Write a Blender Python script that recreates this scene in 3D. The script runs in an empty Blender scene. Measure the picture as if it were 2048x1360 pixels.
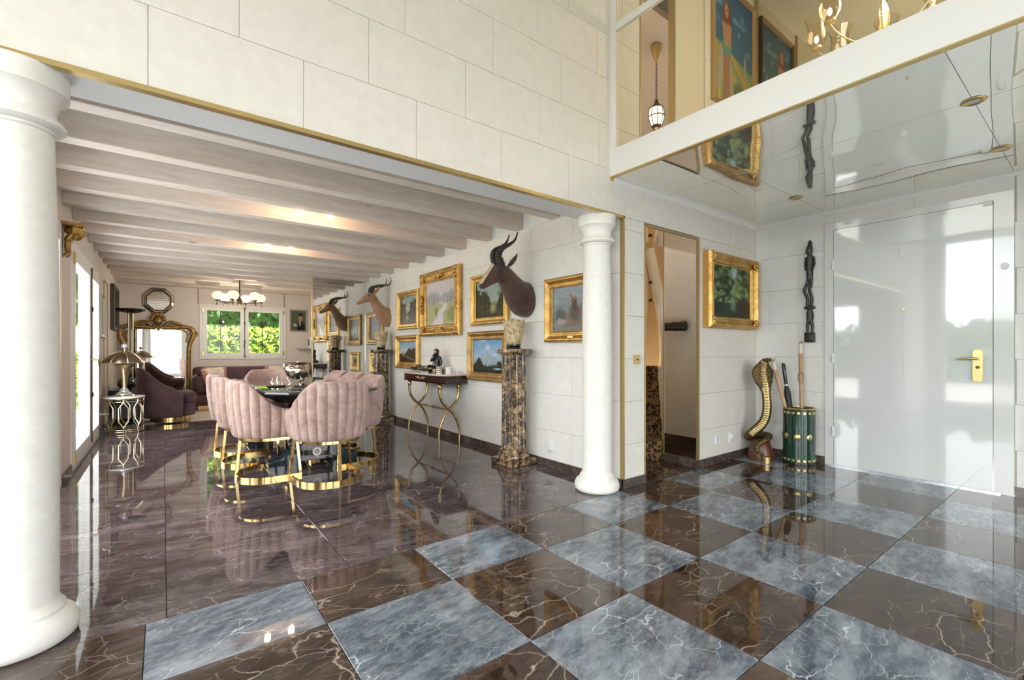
import bpy, math, random
import numpy as np
from math import sin, cos, pi, radians as R
from mathutils import Vector, Matrix
random.seed(7)
scene = bpy.context.scene
COL = scene.collection

# ------------------------------------------------------------------ camera, sky, sun, exposure
cam = bpy.data.cameras.new('camera')
cam.sensor_fit = 'HORIZONTAL'; cam.sensor_width = 36.0
cam.lens = 920.2 / 2048 * 36.0
cam.shift_y = 21.2 / 2048
cam.clip_start = 0.05; cam.clip_end = 200
cam_ob = bpy.data.objects.new('camera', cam); COL.objects.link(cam_ob)
cam_ob.location = (0, 0, 1.135); cam_ob.rotation_euler = (R(90), 0, R(-37.18))
scene.camera = cam_ob

world = bpy.data.worlds.new('sky'); scene.world = world; world.use_nodes = True
wn = world.node_tree; bg = wn.nodes['Background']
bg.inputs['Color'].default_value = (0.93, 0.96, 1.0, 1); bg.inputs['Strength'].default_value = 7.0

sun = bpy.data.lights.new('sun', 'SUN'); sun.energy = 9.0; sun.angle = R(1.0); sun.color = (1, 0.95, 0.86)
sun_ob = bpy.data.objects.new('sun', sun); COL.objects.link(sun_ob)
sun_ob.rotation_euler = (R(-8), R(38), 0)     # from the house's +X side, high: never enters the rooms

vs = scene.view_settings
vs.view_transform = 'Standard'; vs.look = 'None'; vs.gamma = 1.0; vs.use_curve_mapping = False
vs.exposure = 0.3
cy = scene.cycles
cy.max_bounces = 10; cy.diffuse_bounces = 5; cy.glossy_bounces = 6; cy.transmission_bounces = 6; cy.transparent_max_bounces = 16
cy.caustics_reflective = False; cy.caustics_refractive = False; cy.sample_clamp_indirect = 6.0
cy.use_denoising = True

# light portals in the big window openings (they guide the sky's own light, they emit nothing)
def portal(loc, size, rot):
    l = bpy.data.lights.new('window_portal', 'AREA'); l.shape = 'RECTANGLE'; l.size, l.size_y = size
    l.cycles.is_portal = True
    o = bpy.data.objects.new('window_portal', l); COL.objects.link(o); o.location = loc; o.rotation_euler = rot
    return o
# openings: (wall, a0, a1, z0, z1)
LEFT_WIN = [(-3.0, -0.5, 0.05, 3.4), (0.0, 2.2, 0.05, 3.4)]
REAR_WIN = [(-1.9, 0.7, 0.05, 2.75), (1.3, 3.9, 0.05, 2.45)]
HX0, HX1, HY0, HY1, HZ = -2.4, 5.29, -3.6, 2.46, 5.1
XL, XR, YB, ZL, ZC = -0.69, 3.01, 11.38, 2.235, 2.59      # dining room: left, right, far wall, lintel, ceiling
FD = (5.9, 8.22, 0.03, 2.16)                              # french doors in the dining room
FD2 = (3.0, 5.36, 0.03, 2.2)                              # second pair of french doors, beside the near column
FW = (0.60, 2.205, 0.965, 2.085)                          # far window
for a0, a1, z0, z1 in LEFT_WIN:
    portal((HX0 - .03, (a0 + a1) / 2, (z0 + z1) / 2), (z1 - z0, a1 - a0), (0, R(-90), 0))
for a0, a1, z0, z1 in REAR_WIN:
    portal(((a0 + a1) / 2, HY0 - .03, (z0 + z1) / 2), (a1 - a0, z1 - z0), (R(90), 0, 0))
portal((XL - .16, (FD[0] + FD[1]) / 2, 1.1), (2.1, FD[1] - FD[0]), (0, R(-90), 0))
portal((XL - .16, (FD2[0] + FD2[1]) / 2, 1.1), (2.1, FD2[1] - FD2[0]), (0, R(-90), 0))
portal(((FW[0] + FW[1]) / 2, YB + .16, 1.52), (1.6, 1.1), (R(-90), 0, 0))

# ------------------------------------------------------------------ mesh builder
class MB:
    def __init__(s): s.v = []; s.f = []
    def add(s, v, f):
        b = len(s.v); s.v += [tuple(p) for p in v]; s.f += [tuple(i + b for i in q) for q in f]; return s
    def box(s, x0, x1, y0, y1, z0, z1, bev=0):
        if bev <= 0:
            v = [(x0,y0,z0),(x1,y0,z0),(x1,y1,z0),(x0,y1,z0),(x0,y0,z1),(x1,y0,z1),(x1,y1,z1),(x0,y1,z1)]
            return s.add(v, [(0,3,2,1),(4,5,6,7),(0,1,5,4),(1,2,6,5),(2,3,7,6),(3,0,4,7)])
        b = bev; rings = []
        for z, i in ((z0, b), (z0 + b, 0), (z1 - b, 0), (z1, b)):
            c = b
            xa, xb, ya, yb = x0 + i, x1 - i, y0 + i, y1 - i
            if i: rings.append([(xa+c*0,ya,z),(xb,ya,z),(xb,ya,z),(xb,yb,z),(xb,yb,z),(xa,yb,z),(xa,yb,z),(xa,ya,z)])
            else: rings.append([(x0+c,y0,z),(x1-c,y0,z),(x1,y0+c,z),(x1,y1-c,z),(x1-c,y1,z),(x0+c,y1,z),(x0,y1-c,z),(x0,y0+c,z)])
        return s.loft(rings)
    def loft(s, rings, cap=True, closed=True, loop=False):
        n = len(rings[0]); v = [p for r in rings for p in r]; f = []
        m = len(rings)
        for k in range(m if loop else m - 1):
            a, b = k * n, ((k + 1) % m) * n
            for i in range(n if closed else n - 1):
                j = (i + 1) % n; f.append((a + i, a + j, b + j, b + i))
        if cap and not loop: f.append(tuple(range(n - 1, -1, -1))); f.append(tuple(range((m - 1) * n, m * n)))
        return s.add(v, f)
    def lathe(s, prof, n=32, c=(0, 0, 0), cap=True):
        return s.loft([[(c[0] + r * cos(2*pi*i/n), c[1] + r * sin(2*pi*i/n), c[2] + z) for i in range(n)] for r, z in prof], cap)
    def cyl(s, c, r, z0, z1, n=16): return s.lathe([(r, z0), (r, z1)], n, c)
    def tube(s, pts, rad, n=8, loop=False, flat=None):
        P = [Vector(p) for p in pts]; m = len(P)
        rad = [rad] * m if not isinstance(rad, (list, tuple)) else rad
        T = []
        for i in range(m):
            a = P[(i - 1) % m] if (loop or i > 0) else P[i]; b = P[(i + 1) % m] if (loop or i < m - 1) else P[i]
            d = b - a; T.append(d.normalized() if d.length > 1e-9 else Vector((0, 0, 1)))
        u = T[0].orthogonal().normalized()
        if flat is not None:
            u = Vector(flat) - T[0] * T[0].dot(Vector(flat)); u.normalize()
        rings = []
        for i in range(m):
            u = u - T[i] * u.dot(T[i])
            u = u.normalized() if u.length > 1e-6 else T[i].orthogonal().normalized()
            w = T[i].cross(u); r = rad[i]
            ra, rb = r if isinstance(r, (list, tuple)) else (r, r)
            rings.append([P[i] + u * (ra * cos(2*pi*k/n)) + w * (rb * sin(2*pi*k/n)) for k in range(n)])
        return s.loft(rings, True, True, loop)
    def bar(s, a, b, r, n=6): return s.tube([a, b], r, n)
    def sphere(s, c, r, n=16, m=10):
        r = (r, r, r) if not isinstance(r, (tuple, list)) else r
        rings = []
        for j in range(m + 1):
            t = max(0.02, min(pi - .02, pi * j / m))
            rings.append([(c[0] + r[0]*sin(t)*cos(2*pi*i/n), c[1] + r[1]*sin(t)*sin(2*pi*i/n), c[2] - r[2]*cos(t)) for i in range(n)])
        return s.loft(rings)
    def prism(s, poly, h0, h1, axis='z'):
        def p(a, b, h): return (a, b, h) if axis == 'z' else ((a, h, b) if axis == 'y' else (h, a, b))
        r = [[p(a, b, h0) for a, b in poly], [p(a, b, h1) for a, b in poly]]
        return s.loft(r)
    def sweep(s, path, sec, loop=False):
        """path: xy points; sec: (offset to the outside, z) points"""
        P = [Vector((p[0], p[1])) for p in path]; m = len(P); rings = []
        for i in range(m):
            a = P[(i-1) % m] if (loop or i) else P[i]; b = P[(i+1) % m] if (loop or i < m-1) else P[i]
            d = (b - a).normalized(); nn = Vector((d.y, -d.x))
            rings.append([(P[i].x + nn.x*o, P[i].y + nn.y*o, z) for o, z in sec])
        return s.loft(rings, True, True, loop)
    def xf(s, M):
        s.v = [tuple(M @ Vector(p)) for p in s.v]; return s
    def mesh(s, name, mat, ang=40):
        me = bpy.data.meshes.new(name); me.from_pydata(s.v, [], s.f)
        import bmesh
        bm = bmesh.new(); bm.from_mesh(me); bmesh.ops.remove_doubles(bm, verts=bm.verts, dist=1e-6)
        bmesh.ops.recalc_face_normals(bm, faces=bm.faces); bm.to_mesh(me); bm.free()
        if mat is not None: me.materials.append(mat)
        if ang: me.shade_smooth(); me.set_sharp_from_angle(angle=R(ang))
        return me
    def build(s, name, mat, parent=None, ang=40, loc=None, rz=None, **kw):
        o = bpy.data.objects.new(name, s.mesh(name, mat, ang)); COL.objects.link(o)
        if parent: o.parent = parent
        if loc is not None: o.location = loc
        if rz is not None: o.rotation_euler = (0, 0, rz)
        for k, v in kw.items(): o[k] = v
        return o

def bx(*a): return MB().box(*a)
def inst(name, me, parent, loc, rz=0, rot=None):
    o = bpy.data.objects.new(name, me); COL.objects.link(o)
    if parent: o.parent = parent
    o.location = loc; o.rotation_euler = rot if rot else (0, 0, rz); return o
def tag(o, label, cat, group=None):
    o['label'] = label; o['category'] = cat
    if group: o['group'] = group
    return o
def thing(name, label, cat, loc=(0,0,0), rz=0, group=None):
    o = bpy.data.objects.new(name, None); COL.objects.link(o); o.empty_display_size = .1
    o.location = loc; o.rotation_euler = (0, 0, rz); return tag(o, label, cat, group)
def struct(name, mb, mat, label=None, cat=None, ang=0):
    o = mb.build(name, mat, None, ang); o['kind'] = 'structure'
    if label: o['label'] = label; o['category'] = cat
    return o
def sempty(name, label, cat):
    o = thing(name, label, cat); o['kind'] = 'structure'; return o
def copy_tree(o, parent=None):
    c = o.copy(); COL.objects.link(c); c.parent = parent
    for ch in [x for x in COL.objects if x.parent == o]: copy_tree(ch, c)
    return c
def arc(c, r, a0, a1, n, z=None):
    out = []
    for i in range(n + 1):
        a = a0 + (a1 - a0) * i / n; p = (c[0] + r * cos(a), c[1] + r * sin(a))
        out.append(p if z is None else (p[0], p[1], z))
    return out
def spline(pts, n=8):
    """Catmull-Rom through points (any dimension)"""
    P = [np.array(p, float) for p in pts]; P = [2*P[0]-P[1]] + P + [2*P[-1]-P[-2]]; out = []
    for i in range(1, len(P) - 2):
        for k in range(n):
            t = k / n; a, b, c, d = P[i-1], P[i], P[i+1], P[i+2]
            out.append(.5*((2*b) + (-a+c)*t + (2*a-5*b+4*c-d)*t*t + (-a+3*b-3*c+d)*t**3))
    out.append(P[-2]); return [tuple(p) for p in out]

# ------------------------------------------------------------------ materials
class NT:
    def __init__(s, name):
        s.m = bpy.data.materials.new(name); s.m.use_nodes = True; s.t = s.m.node_tree
        s.p = s.t.nodes['Principled BSDF']; s.out = s.t.nodes['Material Output']
    def n(s, typ, **kw):
        nd = s.t.nodes.new('ShaderNode' + typ)
        for k, v in kw.items():
            if hasattr(nd, k): setattr(nd, k, v)
            else: nd.inputs[k].default_value = v
        return nd
    def l(s, a, b): s.t.links.new(a, b)
    def coord(s, scale=(1,1,1), rnd=False, kind='Object', rot=(0,0,0)):
        tc = s.n('TexCoord'); mp = s.n('Mapping'); mp.inputs['Scale'].default_value = scale; mp.inputs['Rotation'].default_value = rot
        src = tc.outputs[kind]
        if rnd:
            oi = s.n('ObjectInfo'); mu = s.n('Math', operation='MULTIPLY'); mu.inputs[1].default_value = 57.0
            s.l(oi.outputs['Random'], mu.inputs[0])
            cx = s.n('CombineXYZ'); s.l(mu.outputs[0], cx.inputs[0]); s.l(mu.outputs[0], cx.inputs[1]); s.l(mu.outputs[0], cx.inputs[2])
            ad = s.n('VectorMath', operation='ADD'); s.l(src, ad.inputs[0]); s.l(cx.outputs[0], ad.inputs[1]); src = ad.outputs[0]
        s.l(src, mp.inputs['Vector']); return mp.outputs['Vector']
    def noise(s, vec, scale, detail=4, rough=.55, dist=0):
        nd = s.n('TexNoise'); s.l(vec, nd.inputs['Vector'])
        nd.inputs['Scale'].default_value = scale; nd.inputs['Detail'].default_value = detail
        nd.inputs['Roughness'].default_value = rough; nd.inputs['Distortion'].default_value = dist
        return nd.outputs['Fac']
    def voro(s, vec, scale, feature='F1'):
        nd = s.n('TexVoronoi'); nd.feature = feature; s.l(vec, nd.inputs['Vector']); nd.inputs['Scale'].default_value = scale
        return nd.outputs['Distance']
    def ramp(s, fac, stops, interp='LINEAR'):
        nd = s.n('ValToRGB'); cr = nd.color_ramp; cr.interpolation = interp
        while len(cr.elements) < len(stops): cr.elements.new(.5)
        for e, (p, c) in zip(cr.elements, stops):
            e.position = p; e.color = (c, c, c, 1) if isinstance(c, (int, float)) else (*c, 1)
        s.l(fac, nd.inputs['Fac']); return nd.outputs['Color']
    def mix(s, fac, a, b, blend='MIX'):
        nd = s.n('Mix', data_type='RGBA'); nd.blend_type = blend; nd.clamp_factor = True
        for val, i in ((fac, 0), (a, 6), (b, 7)):
            if hasattr(val, 'is_linked') or hasattr(val, 'links'): s.l(val, nd.inputs[i])
            else: nd.inputs[i].default_value = val if i == 0 else (*val, 1)
        return nd.outputs[2]
    def math(s, op, a, b=0.0):
        nd = s.n('Math', operation=op)
        for i, x in enumerate((a, b)):
            if hasattr(x, 'links'): s.l(x, nd.inputs[i])
            else: nd.inputs[i].default_value = x
        return nd.outputs[0]
    def bump(s, h, strength=.3, dist=.01):
        b = s.n('Bump'); b.inputs['Strength'].default_value = strength; b.inputs['Distance'].default_value = dist
        s.l(h, b.inputs['Height']); s.l(b.outputs['Normal'], s.p.inputs['Normal'])
    def set(s, **kw):
        names = dict(rough='Roughness', metal='Metallic', ior='IOR', spec='Specular IOR Level', coat='Coat Weight', coat_rough='Coat Roughness',
                     sheen='Sheen Weight', sheen_rough='Sheen Roughness', trans='Transmission Weight', emit='Emission Strength', alpha='Alpha')
        for k, v in kw.items():
            if k == 'col': s.p.inputs['Base Color'].default_value = (*v, 1)
            elif k == 'ecol': s.p.inputs['Emission Color'].default_value = (*v, 1)
            else: s.p.inputs[names[k]].default_value = v
        return s
    def base(s, c): s.l(c, s.p.inputs['Base Color']); return s

def plain(name, col, rough=.5, metal=0, **kw):
    t = NT(name); t.set(col=col, rough=rough, metal=metal, **kw); return t.m
def marble(name, dark, mid, light, vein, scale=1.6, stretch=(1, 2.2, 1), vein_amt=.9, rough=.03, rot=0.0):
    t = NT(name); v0 = t.coord((1, 1, 1), True, rot=(0, 0, rot)); mp = t.n('Mapping'); mp.inputs['Scale'].default_value = stretch; t.l(v0, mp.inputs['Vector']); v = mp.outputs[0]
    big = t.noise(v, scale * 1.2, 8, .65, .25); streak = t.noise(v, scale * 6, 8, .78, .1)
    c = t.ramp(big, [(.34, dark), (.5, mid), (.66, light)])
    c = t.mix(t.ramp(streak, [(.44, 0.0), (.68, .75)]), c, light)
    wn_ = t.n('TexNoise'); t.l(v0, wn_.inputs['Vector']); wn_.inputs['Scale'].default_value = scale * 2.2; wn_.inputs['Detail'].default_value = 5
    def warped(amt, vec):
        sc = t.n('VectorMath', operation='SCALE'); sc.inputs['Scale'].default_value = amt; t.l(wn_.outputs['Color'], sc.inputs[0])
        ad = t.n('VectorMath', operation='ADD'); t.l(vec, ad.inputs[0]); t.l(sc.outputs[0], ad.inputs[1]); return ad.outputs[0]
    d1 = t.voro(warped(.34, v), scale * 1.7, 'DISTANCE_TO_EDGE'); d2 = t.voro(warped(.22, v), scale * 5.5, 'DISTANCE_TO_EDGE')
    m1 = t.ramp(t.noise(v0, scale * 1.4, 3, .6), [(.44, 0.0), (.60, 1.0)]); m2 = t.ramp(t.noise(v0, scale * 2.6, 3, .6), [(.50, 0.0), (.64, .75)])
    l1 = t.math('MULTIPLY', t.ramp(d1, [(0, 1.0), (.006, .5), (.016, 0.0)]), m1); l2 = t.math('MULTIPLY', t.ramp(d2, [(0, .8), (.014, .3), (.036, 0.0)]), m2)
    c = t.mix(t.math('MULTIPLY', t.math('MAXIMUM', l1, l2), vein_amt), c, vein)
    t.base(c); t.set(rough=rough, ior=1.6, spec=.6); return t.m
def mottled(name, a, b, scale, rough=.5, metal=0, bump=0, bscale=None, detail=5, stretch=(1,1,1), rnd=True, bdist=.01, **kw):
    t = NT(name); v = t.coord(stretch, rnd); n = t.noise(v, scale, detail, .6)
    t.base(t.ramp(n, [(.3, a), (.7, b)])); t.set(rough=rough, metal=metal, **kw)
    if bump: t.bump(t.noise(v, bscale or scale * 3, 4, .6), bump, bdist)
    return t.m
def glassmat(name, tint=(1, 1, 1), refl=1.0, ior=1.45):
    t = NT(name); tr = t.n('BsdfTransparent'); tr.inputs[0].default_value = (*tint, 1)
    gl = t.n('BsdfGlossy'); gl.inputs['Roughness'].default_value = 0.0
    lw = t.n('LayerWeight'); lw.inputs['Blend'].default_value = .5; f0 = ((ior - 1) / (ior + 1)) ** 2
    fr = t.math('ADD', t.math('MULTIPLY', t.math('POWER', lw.outputs['Facing'], 5.0), 1 - f0), f0)
    mx = t.n('MixShader'); t.l(t.math('MULTIPLY', fr, refl), mx.inputs[0]); t.l(tr.outputs[0], mx.inputs[1]); t.l(gl.outputs[0], mx.inputs[2])
    t.l(mx.outputs[0], t.out.inputs['Surface']); return t.m
def emitter(name, col, strength):
    t = NT(name); t.set(col=col, rough=.4, ecol=col, emit=strength); return t.m

def wood(name, a, b, knot, rough=.6, axis=0, scale=1.0):
    t = NT(name); st = [9, 9, 9]; st[axis] = .9; v = t.coord(tuple(st), True)
    g = t.noise(v, 2.2 * scale, 6, .65, .9); c = t.ramp(g, [(.28, a), (.72, b)])
    st2 = [2.2, 7, 7]; 
    if axis == 1: st2 = [7, 2.2, 7]
    if axis == 2: st2 = [7, 7, 2.2]
    v2 = t.coord(tuple(st2), True); k = t.voro(v2, .9 * scale)
    c = t.mix(t.ramp(k, [(.05, .75), (.11, 0.0)]), c, knot)
    t.base(c); t.set(rough=rough); t.bump(g, .12, .004); return t.m
def gold(name, a, b, rough=.28, bump=.5, bscale=60, kind='noise'):
    t = NT(name); v = t.coord((1,1,1), True); n = t.noise(v, 9, 4, .6)
    t.base(t.ramp(n, [(.3, a), (.7, b)])); t.set(rough=rough, metal=.85)
    if bump: t.bump(t.noise(v, bscale, 3, .55) if kind == 'noise' else t.voro(v, bscale), bump, .01)
    return t.m

MT = {}
MT['stone'] = mottled('cream_limestone', (.73, .69, .62), (.79, .75, .68), 14, .75, bump=.12, bscale=180, bdist=.003)
MT['stone_white'] = mottled('pale_limestone', (.80, .78, .73), (.86, .84, .80), 10, .7, bump=.08, bscale=160, bdist=.003)
MT['column'] = mottled('white_column_stone', (.80, .77, .71), (.87, .85, .80), 20, .65, bump=.15, bscale=200, bdist=.003)
MT['joint'] = plain('joint_mortar', (.66, .62, .55), .9)
MT['plaster'] = mottled('warm_plaster', (.72, .66, .60), (.76, .70, .64), 3, .8, rnd=False)
MT['white'] = plain('white_paint', (.84, .83, .80), .4)
MT['soffit'] = plain('soffit_paint', (.80, .80, .80), .55)
MT['brown_marble'] = marble('brown_marble', (.018, .009, .006), (.042, .023, .016), (.115, .075, .055), (.60, .50, .41), 1.6, (1, 1.8, 1), .75)
MT['plum_marble'] = marble('plum_brown_marble', (.026, .016, .018), (.055, .037, .039), (.16, .125, .128), (.60, .54, .53), 1.8, (1, 2.8, 1), .65, rot=.22)
MT['grey_marble'] = marble('blue_grey_marble', (.042, .056, .078), (.105, .128, .160), (.33, .365, .41), (.85, .87, .90), 2.0, (1, 2.0, 1), .75, rot=-.2)
MT['base_marble'] = marble('baseboard_marble', (.03, .02, .017), (.07, .05, .04), (.15, .11, .09), (.5, .44, .38), 2.5, (1, 1, 1), .5, .12)
MT['grout'] = plain('floor_grout', (.28, .27, .27), .7)
MT['beam'] = wood('whitewashed_pine', (.60, .51, .44), (.78, .70, .63), (.36, .28, .22), .65, 0)
MT['brass'] = plain('brushed_brass', (.66, .50, .22), .32, .9)
MT['brass_trim'] = plain('satin_brass_trim', (.50, .38, .18), .4, .7)
MT['chair_gold'] = plain('polished_gold_metal', (.76, .53, .22), .14, 1)
MT['pale_gold'] = plain('pale_gold_metal', (.82, .70, .46), .22, 1)
MT['mirror'] = plain('silver_mirror', (.90, .90, .88), .0, 1)
MT['mirror_warm'] = plain('smoked_warm_mirror', (.72, .66, .52), .0, 1)
MT['glass'] = glassmat('clear_glass', (.97, .98, .97), .45)
MT['rail_glass'] = glassmat('balcony_glass', (.95, .94, .89), .35)
MT['shade_glass'] = glassmat('shade_glass', (.97, .93, .86), .8, 1.5)
MT['frame_gold'] = gold('carved_gilt_wood', (.42, .23, .06), (.78, .50, .16), .32, .7, 55)
MT['frame_gold_b'] = gold('bright_gilt_wood', (.56, .34, .09), (.86, .61, .22), .3, .55, 70)
MT['frame_gold_c'] = gold('aged_gilt_wood', (.34, .20, .07), (.62, .42, .16), .36, .6, 65)
MT['frame_side'] = plain('ochre_frame_side', (.58, .30, .07), .5)
MT['black'] = plain('black_lacquer', (.012, .012, .014), .15)
MT['blackwood'] = mottled('dark_ebony', (.012, .010, .009), (.04, .03, .026), 25, .4, bump=.3, bscale=60)
MT['iron'] = plain('dark_bronze_metal', (.10, .075, .05), .4, .8)
MT['white_plastic'] = plain('white_plastic', (.82, .82, .80), .35)

def velvet(name, a, b, sheen, scol):
    t = NT(name); v = t.coord((1,1,1), True); n = t.noise(v, 7, 7, .72, .6); f = t.noise(v, 90, 3, .6)
    c = t.ramp(n, [(.3, a), (.68, b)]); c = t.mix(t.ramp(f, [(.45, 0.0), (.8, .35)]), c, tuple(min(1, x * 1.25) for x in b))
    t.base(c); t.set(rough=.75, sheen=sheen, sheen_rough=.35); t.p.inputs['Sheen Tint'].default_value = (*scol, 1)
    t.bump(f, .08, .002); return t.m
MT['pink'] = velvet('blush_velvet', (.31, .185, .15), (.62, .45, .405), .55, (1, .88, .84))
MT['purple'] = velvet('plum_velvet', (.045, .018, .022), (.11, .055, .062), .35, (.8, .62, .66))
def speckle_marble():
    t = NT('dark_gold_speckled_marble'); v = t.coord((1,1,1), True)
    w = t.noise(v, 9, 6, .7, 1.0); c = t.ramp(w, [(.40, (.018, .012, .012)), (.50, (.10, .055, .03)), (.58, (.42, .28, .13)), (.68, (.62, .50, .36))])
    f = t.noise(v, 34, 5, .7, .8); c = t.mix(t.ramp(f, [(.52, 0.0), (.60, .8)]), c, (.40, .27, .14)); c = t.mix(t.ramp(t.noise(v, 22, 4, .6, .5), [(.55, 0.0), (.62, .85)]), c, (.02, .016, .02))
    t.base(c); t.set(rough=.12, spec=.6); return t.m
MT['speckle'] = speckle_marble()
def leopard():
    t = NT('leopard_carpet'); v = t.coord((1,1,1)); d = t.voro(v, 34); n = t.noise(v, 40, 3)
    x = t.math('ADD', d, t.math('MULTIPLY', t.math('SUBTRACT', n, .5), .5))
    c = t.ramp(x, [(.14, (.10, .05, .015)), (.24, (.010, .007, .005)), (.46, (.010, .007, .005)), (.54, (.22, .12, .04))])
    t.base(c); t.set(rough=.95); return t.m
MT['leopard'] = leopard()
def ivory():
    t = NT('carved_ivory_bone'); v = t.coord((1,1,1), True); n = t.noise(v, 24, 5, .65, .7)
    t.base(t.ramp(n, [(.35, (.30, .19, .08)), (.5, (.60, .45, .25)), (.62, (.76, .64, .44))])); t.set(rough=.5)
    t.bump(n, .9, .02); return t.m
MT['ivory'] = ivory()
def wavy_mirror():
    t = NT('mirrored_ceiling_panel'); t.set(col=(.92, .91, .85), rough=.015, metal=.88)
    v = t.coord((1, 1, 1), False, 'Generated'); tc = t.n('NewGeometry'); mp = t.n('Mapping'); mp.inputs['Scale'].default_value = (1.0, 1.3, 1)
    t.l(tc.outputs['Position'], mp.inputs['Vector']); h = t.noise(mp.outputs[0], 1.9, 0, .5, .0); t.bump(h, .17, .05); return t.m
MT['ceil_mirror'] = wavy_mirror()
def lacquer():
    t = NT('white_gloss_lacquer'); t.set(col=(.74, .75, .74), rough=.06, spec=.6, coat=1.0, coat_rough=.02, ior=1.6)
    tc = t.n('NewGeometry'); h = t.noise(tc.outputs['Position'], 2.2, 1, .5); t.bump(h, .05, .02); return t.m
MT['lacquer'] = lacquer()

# ------------------------------------------------------------------ the setting: floors
floor = struct('floor', bx(HX0, HX1, HY0, HY1, -.06, -.012).box(XL - .1, 5.2, HY1, YB, -.06, -.012), MT['grout'], 'polished marble floor, checkered in the hall and plum brown in the dining room', 'floor')
_tm = {}
def tile(x0, x1, y0, y1, mat, g=.0015):
    key = (round(x1 - x0, 3), round(y1 - y0, 3), mat.name)
    if key not in _tm:
        w, h = (x1 - x0) / 2 - g, (y1 - y0) / 2 - g
        _tm[key] = MB().loft([[(-w,-h,-.012),(w,-h,-.012),(w,h,-.012),(-w,h,-.012)], [(-w,-h,-.0015),(w,-h,-.0015),(w,h,-.0015),(-w,h,-.0015)],
                              [(-w+.0012,-h+.0012,0),(w-.0012,-h+.0012,0),(w-.0012,h-.0012,0),(-w+.0012,h-.0012,0)]]).mesh('tile', mat, 0)
    return inst('tile', _tm[key], floor, ((x0 + x1) / 2, (y0 + y1) / 2, 0))
TX = [-.057 + .601 * i for i in range(-4, 9)]; TX[0] = HX0; TX.append(HX1)
TX = [HX0] + [x for x in TX if HX0 + .05 < x < HX1 - .05] + [HX1]
TY = [2.442, 1.993, 1.389, .797, .199, -.4, -1.0, -1.6, -2.2, -2.8, -3.6]
for r in range(len(TY) - 1):
    for k in range(len(TX) - 1):
        i = round((TX[k] + .057) / .601) if k else -4
        tile(TX[k], TX[k+1], TY[r+1], TY[r], MT['grey_marble'] if (i + r) % 2 == 0 else MT['brown_marble'])
DX = [XL, .012, .782, 1.553, 2.324, XR]; DY = [2.442 + .7325 * i for i in range(12)] + [YB]
for a in range(5):
    for b in range(12): tile(DX[a], DX[a+1], DY[b], DY[b+1], MT['plum_marble'])
for b in range(4): tile(3.30, 5.15, 2.46 + .66 * b, 2.46 + .66 * (b + 1), MT['brown_marble'])

# ------------------------------------------------------------------ stone walls made of single blocks
_bm = {}
def blocks(parent, axis, fixed, a0, a1, rows, mat, off, L=.61, out=-1, holes=(), th=.012):
    """axis 'x': wall in plane y=fixed running along x; 'y': plane x=fixed running along y. out: side the face looks to."""
    for k in range(len(rows) - 1):
        z0, z1 = rows[k], rows[k+1]; o = off[k % len(off)]
        n0 = math.floor((a0 - o) / L); js = [a0] + [o + L * i for i in range(n0, n0 + 60) if a0 + .02 < o + L * i < a1 - .02] + [a1]
        for i in range(len(js) - 1):
            segs = [(js[i], js[i+1], z0, z1)]
            for (h0, h1, hz0, hz1) in holes:
                new = []
                for (s0, s1, t0, t1) in segs:
                    if s1 <= h0 or s0 >= h1 or t1 <= hz0 or t0 >= hz1: new.append((s0, s1, t0, t1)); continue
                    if s0 < h0: new.append((s0, h0, t0, t1))
                    if s1 > h1: new.append((h1, s1, t0, t1))
                    m0, m1 = max(s0, h0), min(s1, h1)
                    if t1 > hz1: new.append((m0, m1, hz1, t1))
                    if t0 < hz0: new.append((m0, m1, t0, hz0))
                segs = new
            for (s0, s1, t0, t1) in segs:
                if s1 - s0 < .012 or t1 - t0 < .012: continue
                key = (round(s1 - s0, 3), round(t1 - t0, 3), mat.name)
                if key not in _bm:
                    w, h, g, b = (s1 - s0) / 2, (t1 - t0) / 2, .0009, .0016
                    _bm[key] = MB().loft([[(-w+g,0,-h+g),(w-g,0,-h+g),(w-g,0,h-g),(-w+g,0,h-g)], [(-w+g,-th+b,-h+g),(w-g,-th+b,-h+g),(w-g,-th+b,h-g),(-w+g,-th+b,h-g)],
                        [(-w+g+b,-th,-h+g+b),(w-g-b,-th,-h+g+b),(w-g-b,-th,h-g-b),(-w+g+b,-th,h-g-b)]]).mesh('stone_block', mat, 0)
                c, zc = (s0 + s1) / 2, (t0 + t1) / 2
                if axis == 'x': inst('stone_block', _bm[key], parent, (c, fixed - out * th * 1.0, zc), 0 if out < 0 else pi)
                else: inst('stone_block', _bm[key], parent, (fixed - out * th, c, zc), R(-90) if out < 0 else R(90))
UP = [ZL, 2.585, 2.94, 3.297, 3.652, 4.01, 4.365, 4.72, HZ]; UOFF = [-.05, .281, -.12, .258]
LOW = [0, .356, .712, 1.068, 1.424, 1.78, 2.136]; LOFF = [3.115, 2.81]
T = .012
# wall over the dining opening (and up the whole hall)
wf = struct('wall_front', bx(HX0, XR - .0, HY1 + T, HY1 + .24, ZL, HZ).box(XR, 3.23, HY1 + T, HY1 + .24, ZL, HZ).box(3.23, 3.72, HY1 + T, HY1 + .24, ZL, 2.735)
            .box(3.72, HX1, HY1 + T, HY1 + .24, ZL, 2.735).box(3.72, HX1, HY1 + T, HY1 + .045, 2.735, HZ).box(HX0, XL, HY1 + T, HY1 + .24, 0, ZL).box(XR + T, 3.30, HY1 + T, HY1 + .38, 0, ZL).box(4.125, HX1, HY1 + T, HY1 + .38, 0, ZL),
            MT['joint'], 'cream limestone block wall over the dining room opening', 'wall')
blocks(wf, 'x', HY1, HX0, HX1, UP, MT['stone'], UOFF, holes=[(3.23, 3.72, 2.735, 5.2), (2.88, HX1, 2.53, 2.735)])
blocks(wf, 'x', HY1, XR + .012, 3.30, LOW + [ZL], MT['stone'], LOFF)
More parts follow.
